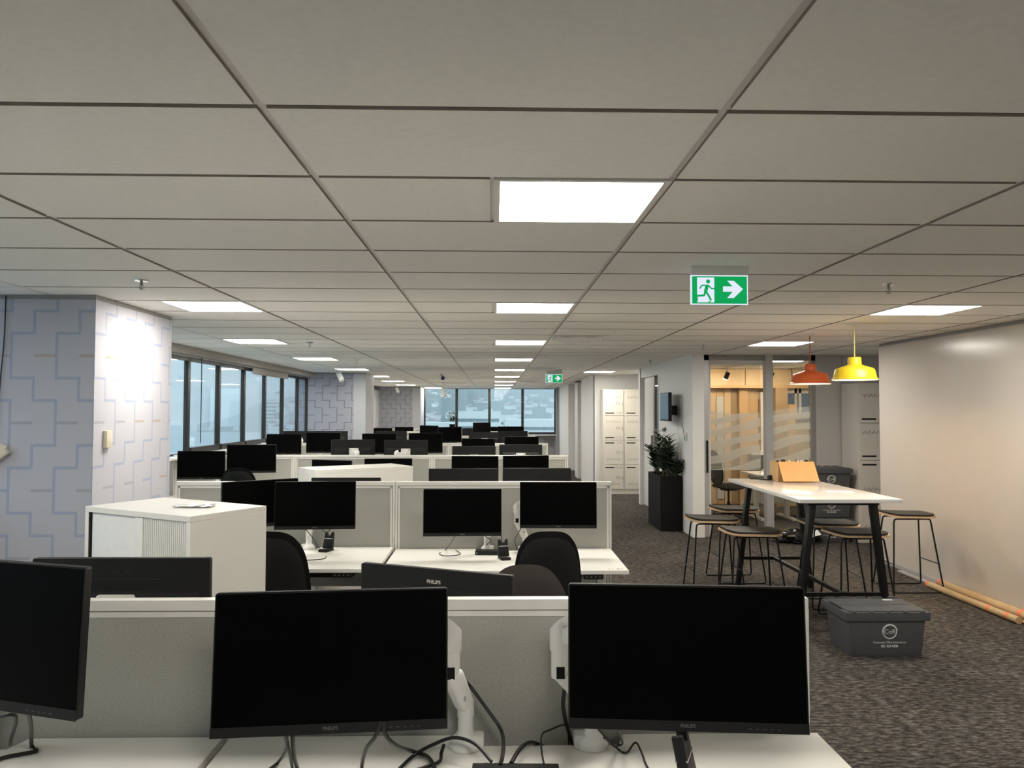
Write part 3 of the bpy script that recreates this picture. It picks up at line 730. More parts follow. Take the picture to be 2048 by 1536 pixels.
# ================================================================== desk clutter
def cable(name, lab, pts, r=.0035, m='cable', group='black cables on the desks'):
    o = Vector(pts[-1]); mb = MB().tube(smoothpath([Vector(p) - o for p in pts], 7), r, 8)
    c = mb.build(name, m, smooth=True); c.location = o
    return tag(c, lab, 'cable', group)
CB = [
 ('thick grey-black cable curling down from the leftmost front monitor', .0052, [(-1.079, 1.80, 1.05), (-1.079, 1.85, 1.033), (-1.125, 1.95, .957), (-1.237, 2.15, .824), (-1.208, 2.12, .823), (-1.238, 2.10, .823), (-1.269, 2.08, .823), (-1.30, 2.03, .823)]),
 ('bent black cable at the far left edge of the front desk', .0045, [(-1.3, 1.95, .95), (-1.223, 1.95, .97), (-1.166, 1.955, .978), (-1.25, 2.08, .87), (-1.30, 2.16, .824)]),
 ('black cable curving left under the middle front monitor', .004, [(-.475, 1.84, 1.0), (-.479, 1.84, .968), (-.494, 1.9, .914), (-.55, 2.04, .824), (-.563, 2.0, .823), (-.60, 1.93, .823)]),
 ('black cable dropping straight under the middle front monitor', .004, [(-.48, 1.85, 1.0), (-.48, 1.85, .963), (-.479, 1.88, .911), (-.497, 1.98, .825), (-.468, 1.90, .823)]),
 ('thicker black cable beside the straight one under the middle monitor', .005, [(-.465, 1.86, 1.0), (-.468, 1.86, .96), (-.475, 1.9, .902), (-.483, 1.98, .826), (-.44, 1.90, .824)]),
 ('thick black cable bowing left under the right half of middle monitor', .005, [(-.26, 1.85, 1.0), (-.275, 1.85, .964), (-.304, 1.9, .913), (-.33, 2.0, .826), (-.31, 1.92, .824)]),
 ('thick black cable sweeping right from under the middle front monitor', .005, [(-.255, 1.85, 1.0), (-.25, 1.85, .968), (-.229, 1.9, .921), (-.206, 2.08, .83), (-.166, 2.05, .828), (-.139, 1.97, .824)]),
 ('arched black cable looping over the left arm base into the dock', .0045, [(-.246, 1.97, .823), (-.205, 2.07, .826), (-.153, 2.075, .852), (-.1, 2.065, .872), (-.046, 2.03, .87), (-.003, 1.985, .845)]),
 ('black cable snaking flat across the desk to the left arm base', .0045, [(-.24, 1.96, .823), (-.167, 2.01, .823), (-.137, 2.04, .823), (-.135, 2.07, .83), (-.128, 2.062, .855)]),
 ('long black cable hanging from the left arm to the dock', .005, [(-.075, 2.14, .99), (-.06, 2.15, .971), (-.015, 2.12, .922), (.018, 2.1, .883), (.027, 2.06, .867), (.024, 1.99, .857), (.018, 1.968, .845)]),
 ('thick black cable arching from dock to the desk cut-out', .0055, [(.045, 1.975, .845), (.07, 2.05, .848), (.099, 2.11, .839), (.137, 2.18, .80)]),
 ('thin black cable rising from the dock towards the right arm', .0025, [(.127, 1.971, .845), (.124, 2.02, .858), (.13, 2.1, .863), (.154, 2.13, .864), (.199, 2.15, .866), (.21, 2.17, .80)]),
 ('thick black cable hanging from the right arm into the cut-out', .0055, [(.20, 2.10, 1.02), (.194, 2.11, .994), (.189, 2.13, .934), (.198, 2.15, .879), (.221, 2.185, .80)]),
 ('thin black cable wandering across the front desk from the right arm', .0028, [(.262, 1.95, .95), (.269, 2.0, .915), (.335, 2.10, .823), (.345, 2.085, .822), (.358, 2.09, .822), (.383, 2.115, .835), (.391, 2.07, .826), (.391, 2.01, .822), (.399, 1.93, .822)]),
 ('small loop of black cable under the right front monitor', .0028, [(.311, 1.93, .97), (.311, 1.95, .938), (.345, 2.10, .84), (.338, 2.13, .822), (.32, 2.08, .84), (.28, 1.99, .90)]),
 ('loop of black cable lying under the low monitor in second row', .003, [(-.26, 5.43, .88), (-.267, 5.42, .855), (-.352, 5.78, .70), (-.388, 5.63, .70), (-.335, 5.54, .70), (-.239, 5.6, .70), (-.279, 5.78, .70)]),
 ('black cable from the right monitor to the second row desk', .003, [(.2, 5.52, .92), (.186, 5.52, .884), (.153, 5.62, .797), (.173, 5.78, .70)]),
 ('short black cable behind the dock in the second row', .003, [(-.06, 5.45, .88), (-.06, 5.45, .853), (-.019, 5.55, .806), (-.05, 5.65, .76)]),
 ('black cable dropping to the headset stand in the second row', .003, [(.05, 5.45, .90), (.051, 5.45, .877), (.059, 5.5, .789), (.069, 5.70, .70)]),
 ('black cable hanging behind the left chair in the second row', .003, [(-1.32, 5.38, .95), (-1.3, 5.4, .921), (-1.267, 5.5, .84), (-1.277, 5.78, .714)]),
 ('small cable loop hanging below the left monitor in second row', .003, [(-1.19, 5.37, .95), (-1.179, 5.38, .921), (-1.153, 5.42, .884), (-1.108, 5.38, .92), (-1.10, 5.37, .95)]),
 ('short black cable end on the left desk of second row', .003, [(-1.3, 5.3, .714), (-1.208, 5.337, .714), (-1.155, 5.372, .714), (-1.156, 5.45, .714)]),
]
for lab, r, pts in CB: cable('cable', lab, pts, r)

def dock(lab, loc, rz, w=.215):
    t = thing('docking_station', lab, 'docking station', loc, rz)
    MB().box(-w / 2, w / 2, -.045, .045, 0, .028).build('case', 'black_plastic', t, bevel=.003)
    for k, x in enumerate((-.07, -.045, -.01)): MB().box(x - .011, x + .011, .044, .062, .007, .021).build('plug', 'black_matte', t, bevel=.002)
    MB().box(-w / 2 + .01, -w / 2 + .016, -.047, -.0445, .012, .018).build('indicator', 'print_white', t)
    return t
dock('flat black docking station on the front desk below the screens', (.055, 1.932, .817), -2)
dock('small black docking station on the second row right desk', (-.035, 5.63, .695), -4, .19)
def headset_stand(lab, loc, rz, s=1):
    t = thing('headset_stand', lab, 'headset stand', loc, rz, group='black headset charging stands')
    MB().prism([(-.055, 0), (.055, 0), (.055, .008), (-.04, .02), (-.055, .02)], -.035, .035, 'x').build('foot', 'black_plastic', t, bevel=.003)
    up = MB().prism([(-.042, .015), (.042, .015), (.034, .14), (.022, .14), (.012, .115), (-.012, .115), (-.022, .14), (-.034, .14)], -.012, .012, 'y')
    up.xf(Matrix.Translation((0, .02, 0)) @ Matrix.Rotation(R(-12), 4, 'X')).build('upright', 'black_plastic', t, bevel=.003)
    MB().box(-.037, .037, -.0135, .0135, .088, .092).xf(Matrix.Translation((0, .02, 0)) @ Matrix.Rotation(R(-12), 4, 'X')).build('trim_line', 'chrome', t)
    t.scale = (s, s, s); return t
headset_stand('black headset stand on the front desk under the right monitor', (.49, 1.84, .817), 68, 1.1)
headset_stand('black headset stand on the left desk of the second row', (-1.205, 5.68, .71), -20, .95)
headset_stand('black headset stand beside the dock in the second row', (.075, 5.44, .695), 15, .95)

# ================================================================== chairs
def pad(w, h, th, rx, bend=0, n=14, taper=0, p=3.2, lip=0):
    """rounded cushion in x (width) and z (height), thickness along y, curved by bend"""
    mb = MB(); G = []
    for s in (-1, 1):
        for j in range(n + 1):
            v = -1 + 2 * j / n
            for i in range(n + 1):
                u = -1 + 2 * i / n
                a, b = u, v
                m = max(abs(a), abs(b))
                if m > 1e-6:
                    k = m / ((abs(a) ** p + abs(b) ** p) ** (1 / p)); a *= k; b *= k
                rr = max(abs(u), abs(v))
                x = a * w / 2 * (1 - taper * (v + 1) / 2); z = b * h / 2
                t = th / 2 * (1 - rr ** 6) ** .5
                y = s * t - bend * (a * a) + lip * b * b * b
                G.append((x, y, z))
    N = (n + 1) ** 2; fs = []
    for s in (0, 1):
        for j in range(n):
            for i in range(n):
                q = [s * N + j * (n + 1) + i, s * N + j * (n + 1) + i + 1, s * N + (j + 1) * (n + 1) + i + 1, s * N + (j + 1) * (n + 1) + i]
                fs.append(q if s else q[::-1])
    mb.add(G, fs)
    me = bmesh.new(); vv = [me.verts.new(x) for x in mb.v]
    for q in mb.f: me.faces.new([vv[i] for i in q])
    bmesh.ops.remove_doubles(me, verts=me.verts, dist=1e-5)
    me.verts.index_update(); out = MB(); out.v = [tuple(x.co) for x in me.verts]; out.f = [tuple(x.index for x in q.verts) for q in me.faces]; me.free()
    return out
def make_chair():
    """task chair, front towards +y, seat at .47"""
    t = thing('office_chair', '', 'chair', group='black office chairs')
    pad(.49, .47, .075, 0, .02).xf(Matrix.Translation((0, 0, .47)) @ Matrix.Rotation(R(90), 4, 'X')).build('seat', 'chair_fabric', t, smooth=True)
    bk = pad(.44, .56, .05, 0, -.05, taper=.20, p=3.0).xf(Matrix.Translation((0, -.245, .755)) @ Matrix.Rotation(R(8), 4, 'X')).build('backrest', 'chair_fabric', t, smooth=True)
    sh = pad(.41, .50, .02, 0, -.05, taper=.20, p=3.0).xf(Matrix.Translation((0, -.272, .75)) @ Matrix.Rotation(R(8), 4, 'X')).build('back_shell', 'black_plastic', bk, smooth=True)
    MB().beam((0, -.31, .60), (0, -.12, .42), .07, .02).build('back_bracket', 'black_plastic', t, bevel=.004)
    MB().box(-.10, .10, -.10, .10, .395, .43).build('mechanism', 'black_metal', t, bevel=.008)
    MB().lathe([(.028, .10), (.028, .25), (.018, .25), (.018, .40)], 14).build('gas_lift', 'black_metal', t, smooth=True)
    for k in range(5):
        a = 2 * math.pi * k / 5 + .3; d = Vector((math.cos(a), math.sin(a), 0))
        MB().beam(d * .02 + Vector((0, 0, .105)), d * .31 + Vector((0, 0, .075)), .045, .035, w1=.028, h1=.02).build('base_spoke', 'black_plastic', t, bevel=.004)
        c = d * .30 + Vector((0, 0, .028)); tn = Vector((-d.y, d.x, 0))
        w = MB(); w.tube([c - tn * .022, c - tn * .006], .028, 12); w.tube([c + tn * .006, c + tn * .022], .028, 12); w.tube([c, c + Vector((0, 0, .05))], .006, 6)
        w.build('castor', 'black_plastic', t, smooth=True)
    return t
ch0 = make_chair(); ch0.location = (-1.21, 4.78, 0); ch0.rotation_euler = (0, 0, R(-12)); ch0['label'] = 'black office chair at the second row, left, behind the white cabinet'
dup(ch0, 'black office chair with rounded back at the second row, right desk', (.305, 4.78, 0), 3)
c2 = dup(ch0, 'dark grey-brown office chair facing us just behind the front screen', (.165, 3.25, 0), 185)
for c in c2.children:
    if c.name.startswith('backrest'):
        c.data = c.data.copy(); c.data.materials.clear(); c.data.materials.append(MATS['chair_pad'])
def raise_chair(c, dz):
    for q in c.children:
        nm = q.name.split('.')[0]
        if nm in ('seat', 'backrest', 'back_bracket', 'mechanism'): q.location.z += dz
        if nm == 'gas_lift': q.scale.z = 1 + dz / .40
raise_chair(dup(ch0, 'black office chair tucked at the third row by the windows', (-2.74, 8.60, 0), 6), .085)
raise_chair(dup(ch0, 'black office chair inside the glass-fronted room', (3.70, 12.25, .0), -80), .08)

# ================================================================== tambour cabinets
def make_cabinet(w=.95, d=.50, h=1.20):
    t = thing('storage_cabinet', '', 'cabinet', group='white tambour storage cabinets')
    b = MB(); b.box(-w / 2, w / 2, -d / 2, d / 2, h - .03, h); b.box(-w / 2, -w / 2 + .028, -d / 2, d / 2, 0, h - .03); b.box(w / 2 - .028, w / 2, -d / 2, d / 2, 0, h - .03)
    b.box(-w / 2 + .028, w / 2 - .028, d / 2 - .02, d / 2, 0, h - .03); b.box(-w / 2 + .028, w / 2 - .028, -d / 2, d / 2 - .02, 0, .06)
    b.build('carcass', 'cabinet_white', t, bevel=.002, seg=1)
    MB().box(-w / 2 + .028, -w / 2 + .045, -d / 2 + .006, -d / 2 + .03, .06, h - .03).build('track_gap', 'black_matte', t)
    MB().box(-w / 2 + .045, .0, -d / 2 + .014, -d / 2 + .026, .06, h - .032).build('flat_shutter', 'wall_white', t)
    MB().box(-.005, .055, -d / 2 + .006, -d / 2 + .026, .06, h - .032).build('pull_strip', 'cabinet_white', t, bevel=.003)
    sl = MB(); x = .057
    while x < w / 2 - .032:
        sl.prism([(x, -d / 2 + .026), (x, -d / 2 + .016), (x + .003, -d / 2 + .010), (x + .010, -d / 2 + .010), (x + .013, -d / 2 + .016), (x + .013, -d / 2 + .026)], .06, h - .032); x += .0145
    o = sl.build('ribbed_shutter', 'cabinet_white', t); o['kind'] = 'stuff'
    return t
def corner(cx, cy, w, d, rz, sx):      # centre from the nearest corner (sx: +1 = right-front corner, -1 = left-front)
    v = Matrix.Rotation(R(rz), 3, 'Z') @ Vector((-sx * w / 2, d / 2, 0)); return (cx + v.x, cy + v.y, 0)
cb = make_cabinet(.84); cb.location = corner(-1.496, 3.893, .84, .5, -30, 1); cb.rotation_euler = (0, 0, R(-30)); cb['label'] = 'white tambour cabinet standing askew in front of the patterned pillar'
cb2 = make_cabinet(.95, .45); cb2.location = corner(-1.551, 6.865, .95, .45, 34, -1); cb2.rotation_euler = (0, 0, R(214)); cb2['label'] = 'white storage cabinet with plain back standing behind the second desk row'
wrap = MB(); n = 7
for j in range(n):
    for i in range(n): wrap.v.append((-.10 + .2 * i / (n - 1), -.06 + .12 * j / (n - 1) + random.uniform(-.008, .008), .002 + random.random() * .014))
wrap.f = [(j * n + i, j * n + i + 1, (j + 1) * n + i + 1, (j + 1) * n + i) for j in range(n - 1) for i in range(n - 1)]
w = wrap.build('plastic_packet', 'clear_wrap'); w.location = (-1.62, 4.28, 1.2005); tag(w, 'small crumpled clear plastic packet on the near white cabinet', 'packet')

# ================================================================== high table, stools, crates
TX0, TX1, TY0, TY1, TZ = 2.345, 3.145, 5.945, 7.78, 1.05
t = thing('high_table', 'white high table on black angled steel legs', 'table', ((TX0 + TX1) / 2, (TY0 + TY1) / 2, 0))
hw, hl = (TX1 - TX0) / 2, (TY1 - TY0) / 2
MB().box(-hw, hw, -hl, hl, TZ - .03, TZ).build('table_top', 'laminate_gloss', t, bevel=.002)
for sy in (-1, 1):
    y = sy * (hl - .16)
    for sx in (-1, 1): MB().beam((sx * .24, y, TZ - .03), (sx * .36, y, 0), .045, .075, up=(0, 1, 0), w1=.04, h1=.06).build('leg', 'black_metal', t, bevel=.004)
    MB().beam((-.33, y, .29), (.33, y, .29), .03, .03).build('cross_rail', 'black_metal', t)
    MB().box(-.28, .28, y - .03, y + .03, TZ - .06, TZ - .03).build('top_rail', 'black_metal', t)
MB().beam((0, -hl + .16, .29), (0, hl - .16, .29), .03, .03).build('stretcher', 'black_metal', t)

def make_stool():
    t = thing('bar_stool', '', 'stool', group='black bar stools at the high table')
    H = .735
    def seat(z0, z1, w, d, dip):
        mb = MB(); pr = rrect(w, d, .09, 6); rings = [1.0, .75, .5, .25]; vs = []; fs = []; n = len(pr)
        def zz(x, y): return dip * (x / (w / 2)) ** 2 * (.35 if x > 0 else 1) + .012 * (y / (d / 2)) ** 2 * 0
        for zb in (z0, z1):
            for s in rings: vs += [(x * s, y * s, zb + zz(x * s, y * s)) for x, y in pr]
            vs.append((0, 0, zb + zz(0, 0)))
        K = n * len(rings) + 1
        for b in (0, K):
            for k in range(len(rings) - 1): fs += [(b + k * n + i, b + k * n + (i + 1) % n, b + (k + 1) * n + (i + 1) % n, b + (k + 1) * n + i) for i in range(n)]
            k = len(rings) - 1; fs += [(b + k * n + i, b + k * n + (i + 1) % n, b + K - 1) for i in range(n)]
        fs += [(i, (i + 1) % n, K + (i + 1) % n, K + i) for i in range(n)]
        return mb.add(vs, fs)
    seat(H - .035, H - .018, .475, .36, .022).build('seat_shell', 'plywood', t, smooth=True)
    seat(H - .018, H, .455, .34, .022).build('seat_pad', 'black_leather', t, bevel=.004)
    for s in (-1, 1):
        y0, y1 = s * .11, s * .20; zt = H - .045
        pts = [(-.225, y1, .03), (-.215, y1, .008), (-.19, y1, .006), (.22, y1, .006), (.245, y1, .008), (.255, y1, .03), (.19, y0, zt - .03), (.183, y0, zt - .008), (.165, y0, zt), (-.145, y0, zt), (-.163, y0, zt - .008), (-.17, y0, zt - .03)]
        MB().tube(pts, .0078, 8, closed=True).build('leg_loop', 'black_metal', t, smooth=True)
    for s in (-1, 1):
        x = .235 if s > 0 else -.21
        MB().tube([(x, -.175, .27), (x, .175, .27)], .005, 8).build('foot_rail', 'black_metal', t, smooth=True)
    return t
st0 = make_stool(); sp = [((4.02, 7.56), 'black-seated bar stool standing apart against the white wall'), ((2.99, 6.42), 'bar stool tucked under the right side of the table, nearer one'), ((3.0, 6.95), 'bar stool tucked under the right side of the table, farther one'),
    ((2.14, 6.5), 'bar stool on the left side of the high table, nearest us'), ((2.03, 7.25), 'bar stool farthest left beside the high table'), ((2.46, 7.98), 'bar stool at the far end of the high table')]
for k, ((x, y), lab) in enumerate(sp):
    if k == 0: st0.location = (x, y, 0); st0['label'] = lab
    else: dup(st0, lab, (x, y, 0), (0, 2, -2, 1, -1, 2)[k])

def make_crate():
    t = thing('moving_crate', '', 'crate', group='grey relocation crates')
    MB().frust((-.255, .255, -.165, .165), (-.275, .275, -.185, .185), 0, .27).build('crate_body', 'crate', t, bevel=.008)
    MB().frust((-.215, .215, -.1675, -.160), (-.222, .222, -.1735, -.166), .022, .062).build('base_rib', 'crate', t)
    l = MB(); l.box(-.30, .30, -.205, .205, .255, .315); lid = l.build('lid', 'crate', t, bevel=.004)
    for k in range(2):
        y0, y1 = ((-.185, -.004), (.004, .185))[k]
        MB().box(-.275, .275, y0, y1, .314, .322).build('lid_flap', 'crate', lid, bevel=.002)
    for k in range(5):
        x = -.24 + .12 * k; MB().box(x - .012, x + .012, -.21, -.195, .305, .325).build('lid_tooth', 'crate', lid)
        MB().box(x - .035, x + .035, .195, .215, .312, .328).build('hinge', 'crate', lid)
    MB().box(-.295, -.20, -.09, .09, .296, .318).build('handle_recess', 'black_matte', lid)
    ring = MB()
    pts = [(.048 * math.cos(a), 0, .048 * math.sin(a)) for a in (2 * math.pi * k / 32 for k in range(32))]
    ring.tube(pts, .004, 6, closed=True)
    pts = [(.053 * math.cos(R(a)), 0, .053 * math.sin(R(a))) for a in range(10, 200, 10)]; ring.tube(pts, .003, 5)
    tilt = Matrix.Translation((.02, -.1795, .175)) @ Matrix.Rotation(R(4), 4, 'X'); ring.xf(tilt).build('logo_ring', 'print_white', t, smooth=True)
    text('logo_letters', 'CoR', .045, 'print_white', t, (.02, -.1805, .175), (86, 0, 0))
    text('company_name', 'Corporate Office Relocations', .0195, 'print_white', t, (.02, -.1755, .100), (86, 0, 0))
    text('phone_number', '021 323 8335', .022, 'print_white', t, (.02, -.174, .073), (86, 0, 0), bold=.0006)
    return t
cr0 = make_crate(); cr0.location = (2.77, 5.655, 0); cr0['label'] = 'grey plastic moving crate on the carpet in front of the high table'
lbl = MB().box(.13, .20, .12, .15, .3222, .3228).build('paper_label', 'paper', cr0)
for k, lab in enumerate(('bottom grey crate of the stack by the grey lockers', 'middle grey crate of the stack by the grey lockers', 'top grey crate of the stack by the grey lockers')):
    c = dup(cr0, lab, (4.42, 10.36, .328 * k), 0, skip=('paper_label',))

# things on the high table
b = thing('cardboard_box', 'open brown cardboard box full of oddments on the high table', 'box', (2.895, 7.56, TZ), 2)
bx = MB(); bx.box(-.165, .165, -.10, .10, 0, .008)
for a in ((-.165, .165, .094, .10), (-.165, -.159, -.094, .094), (.159, .165, -.094, .094), (-.165, .165, -.10, -.094)): bx.box(*a, .008, .185)
bx.build('carton', 'cardboard', b)
MB().prism([(-.105, .19), (-.225, .012), (-.22, .008), (-.10, .186)], -.165, .185, 'x').build('flap', 'cardboard', b)
od = MB()
for k in range(16):
    x, y = random.uniform(-.13, .13), random.uniform(-.06, .06); od.beam((x, y, .13), (x + random.uniform(-.05, .05), y + random.uniform(-.03, .03), .175 + random.random() * .03), .02, .012)
o = od.build('oddments', 'black_plastic', b); o['kind'] = 'stuff'
od = MB()
for k in range(5):
    x, y = random.uniform(-.13, .13), random.uniform(-.08, .0); od.beam((x, y, .15), (x + random.uniform(-.03, .03), y, .20), .02, .006)
o = od.build('white_scraps', 'paper', b); o['kind'] = 'stuff'
t = thing('headphones', 'black headset lying with its lead on the high table', 'headphones', (2.72, 7.62, TZ))
MB().tube(smoothpath([(-.19, .04, .01), (-.15, .0, .012), (-.11, .02, .008), (-.05, -.03, .006), (.0, .0, .01)], 5), .008, 6).build('lead', 'cable', t, smooth=True)
for x in (.0, .045): MB().lathe([(.008, 0), (.03, .006), (.032, .03), (.02, .045), (.004, .047)], 14, (x, .01 - x * .5, .001)).build('ear_cup', 'black_leather', t, smooth=True)
p = MB().prism([(-.11, -.055), (.12, -.06), (.11, .05), (-.10, .045)], 0, .007).build('folded_paper', 'paper'); p.location = (2.88, 6.47, TZ + .0005); p.rotation_euler = (0, 0, R(-18)); tag(p, 'small folded white sheet near the front of the high table', 'paper')

# bag of rubbish
bm_ = bmesh.new(); bmesh.ops.create_icosphere(bm_, subdivisions=4, radius=1)
from mathutils import noise as mnoise
for v in bm_.verts:
    q = v.co.copy(); d = 1 + .35 * mnoise.noise(q * 2.3) + .22 * abs(mnoise.noise(q * 6)) + .1 * abs(mnoise.noise(q * 14))
    v.co = Vector((q.x * .27 * d, q.y * .2 * d, max(0, .075 + q.z * .09 * d)))
bag = MB(); bag.v = [tuple(v.co) for v in bm_.verts]; bm_.verts.index_update(); bag.f = [tuple(v.index for v in f.verts) for f in bm_.faces]; bm_.free()
t = thing('rubbish_bag', 'crumpled black plastic bag on the carpet behind the high table', 'bag', (4.0, 10.25, 0))
bag.build('bag_skin', 'bag_black', t)
pp = MB().prism([(-.07, -.05), (.07, -.04), (.06, .06), (-.06, .05)], 0, .004).build('paper_scrap', 'paper'); pp.location = (4.12, 9.97, .155); pp.rotation_euler = (R(38), R(-12), 0); tag(pp, 'white sheet of paper lying on the black plastic bag', 'paper')

# cardboard tubes along the wall
def tube_roll(lab, a, b, r, bands):
    a = Vector(a); b = Vector(b); t = thing('cardboard_tube', lab, 'tube', a, group='long brown tubes by the wall'); d = b - a
    MB().tube([(0, 0, 0), d], r, 16).build('tube_body', 'kraft', t, smooth=True)
    for f in bands: MB().tube([d * (f - .012), d * (f + .012)], r + .002, 16).build('tape_band', 'orange_tape', t, smooth=True)
tube_roll('long brown cardboard tube against the white wall, wall side', (4.392, 7.62, .042), (4.392, 6.0, .042), .04, (.012, .74))
tube_roll('long brown tube with orange tape, room side by the wall', (4.268, 7.62, .032), (4.262, 6.28, .032), .03, (.012, .72, .90))
tube_roll('thin brown rod poking out past the tube ends', (4.31, 7.3, .014), (4.325, 6.05, .014), .012, (.85,))
s = MB().box(-.03, .03, -.35, .35, 0, .012).build('metal_strip', 'alu'); s.location = (4.38, 8.02, 0); tag(s, 'pale metal strip on the carpet along the white wall', 'strip')
s = MB().lathe([(.03, 0), (.032, .004), (.01, .008)], 10).build('paper_scrap', 'paper'); s.location = (3.62, 9.05, 0); tag(s, 'tiny white scrap lying on the open carpet', 'scrap')

# ================================================================== pendants
def pendant(lab, x, y, zb, shade, cord, rad):
    t = thing('pendant_lamp', lab, 'lamp', (x, y, zb), group='industrial pendant lamps')
    prof = [(rad, 0), (rad * 1.0, .012), (rad * .94, .018), (rad * .86, .085), (rad * .80, .10), (rad * .36, .128), (rad * .30, .135), (rad * .285, .19), (rad * .26, .198)]
    MB().lathe(prof, 40, cap=False).build('shade', shade, t, smooth=True)
    MB().lathe([(r - .004, z + (.001 if i else .0)) for i, (r, z) in enumerate(prof[:6])], 40, cap=False).build('shade_lining', 'pendant_inner', t, smooth=True)
    MB().lathe([(.008, .10), (.03, .085), (.034, .06), (.024, .035), (.006, .022)], 16).build('bulb', 'bulb', t, smooth=True)
    MB().lathe([(rad * .26, .196), (.012, .2)], 20).build('cap', shade, t)
    MB().tube([(0, 0, .195), (0, 0, ZC - zb - .01)], .005, 8).build('cord', cord, t)
    MB().lathe([(.045, ZC - zb - .018), (.05, ZC - zb - .004), (.05, ZC - zb)], 20).build('ceiling_rose', 'plastic_white', t, smooth=True)
pendant('yellow industrial pendant lamp hanging over the high table', 3.155, 6.738, 2.0, 'pendant_yellow', 'cord_yellow', .190)
pendant('orange-red industrial pendant lamp hanging over the high table', 3.18, 7.76, 2.0, 'pendant_red', 'cord_red', .197)

# ================================================================== exit signs
def exit_sign(lab, x, y, z0, sc=1):
    W, H = .31, .158
    t = thing('exit_sign', lab, 'exit sign', (x, y, z0), group='green exit signs'); t.scale = (sc, sc, sc)
    MB().box(-W / 2 + .006, W / 2 + .003, -.012, .03, H, (ZC - z0) / sc).build('ceiling_mount', 'powder_white', t)
    MB().box(-W / 2, W / 2, -.006, .006, 0, H).build('light_frame', 'sign_white', t)
    k = W / 507.; px = lambda u, v: ((u - 428.5) * k, (543 - v) * k)
    MB().prism([px(*q) for q in ((188, 535), (672, 535), (672, 295), (188, 295))], -.0075, -.006, 'y').build('green_face', 'sign_green', t)
    MB().prism([px(*q) for q in ((232, 525), (383, 525), (383, 305), (232, 305))], -.0085, -.0075, 'y').build('door_shape', 'sign_white', t)
    MB().prism([px(*q) for q in ((460, 430), (545, 430), (497, 485), (555, 485), (637, 407), (555, 333), (497, 333), (545, 383), (460, 383))], -.0085, -.0075, 'y').build('arrow', 'sign_white', t)
    g = MB()
    def stroke(pts, w):
        for (a, b) in zip(pts, pts[1:]):
            A = px(*a); B = px(*b); g.beam((A[0], -.009, A[1]), (B[0], -.009, B[1]), w * k, .001, up=(0, 1, 0))
        for q in pts:
            A = px(*q); g.prism([(A[0] + w * k / 2 * math.cos(R(a)), A[1] + w * k / 2 * math.sin(R(a))) for a in range(0, 360, 30)], -.0095, -.0085, 'y')
    stroke([(300, 375), (272, 376), (257, 400)], 12); stroke([(332, 376), (357, 403), (383, 403)], 12)
    stroke([(318, 382), (306, 430)], 30); stroke([(304, 432), (292, 464), (220, 468)], 17); stroke([(308, 428), (334, 468), (350, 500)], 17); stroke([(328, 341), (328.5, 341)], 36)
    stroke([(330, 524), (352, 512)], 8); stroke([(236, 480), (236, 515)], 6)
    g.build('running_figure', 'sign_green', t)
    return t
exit_sign('green running-man exit sign with right arrow, large and near', 1.207, 4.14, 2.296)
exit_sign('green running-man exit sign with right arrow, small and far away', 1.125, 14.6, 2.25)

# ================================================================== lockers
def locker(name, lab, x0, y, w, h, m, nums, key, flip=False):
    d = .48; t = thing('locker_unit', lab, 'lockers', (x0, y, 0), group=name)
    MB().box(0, w, 0, d, 0, h).build('carcass', m, t, bevel=.002, seg=1)
    n = 4; zb = .10; dh = (h - zb - .04) / n
    for k in range(n):
        z1 = h - .04 - dh * k; z0 = z1 - dh
        dd = MB().box(.018, w - .018, -.016, 0, z0 + .004, z1 - .004).build('door', m, t, bevel=.002, seg=1)
        up = k < 2
        zs = z0 + .055 if up else z1 - .055; zt = z1 - .125 if up else z0 + .11
        MB().box(.045, .045 + w * .42, -.0175, -.0155, zs - .011, zs + .011).build('mail_slot', 'black_matte', dd)
        tk = MB(); q = 0
        for i in range(19):
            xx = .065 + (w - .15) * i / 18; o = (.012, -.004, .016, -.010, .006, -.014, .0)[(i * 3 + k) % 7]; hh = (.020, .028, .016, .024)[i % 4]
            tk.box(xx - .0032, xx + .0032, -.0168, -.0158, zt + o - hh * .62, zt + o + hh * .62)
        tk.build('printed_marks', 'print_dark' if m == 'locker_grey' else 'print_grey', dd)
        if nums:
            text('locker_number', nums[k], .06, 'print_grey', dd, (w - .115, -.0165, zs), ext=.0003)
            lb = MB(); zl = (z0 + z1) / 2
            for a in ((-.035, .035, -.02, -.016), (-.035, .035, .016, .02), (-.035, -.031, -.016, .016), (.031, .035, -.016, .016)): lb.box(w - .135 + a[0], w - .135 + a[1], -.019, -.0155, zl + a[2], zl + a[3])
            lb.build('label_holder', 'print_dark', dd)
        if key:
            zl = (z0 + z1) / 2; kk = MB(); kk.tube([(w - .045, -.03, zl), (w - .045, -.016, zl)], .010, 10); kk.beam((w - .045, -.026, zl), (w - .02, -.026, zl - .06), .012, .003)
            kk.build('key', 'steel', dd)
    return t
locker('cream lockers', 'cream four-door locker unit numbered 11.01 to 11.04', 2.265, 16.15, .44, 2.17, 'locker_cream', ('11.01', '11.02', '11.03', '11.04'), True)
locker('cream lockers', 'cream locker unit half hidden behind the door edge', 2.708, 16.15, .44, 2.17, 'locker_cream', None, False)
locker('grey lockers', 'grey four-door locker unit behind the white wall end', 4.80, 10.18, .45, 2.10, 'locker_grey', None, False)

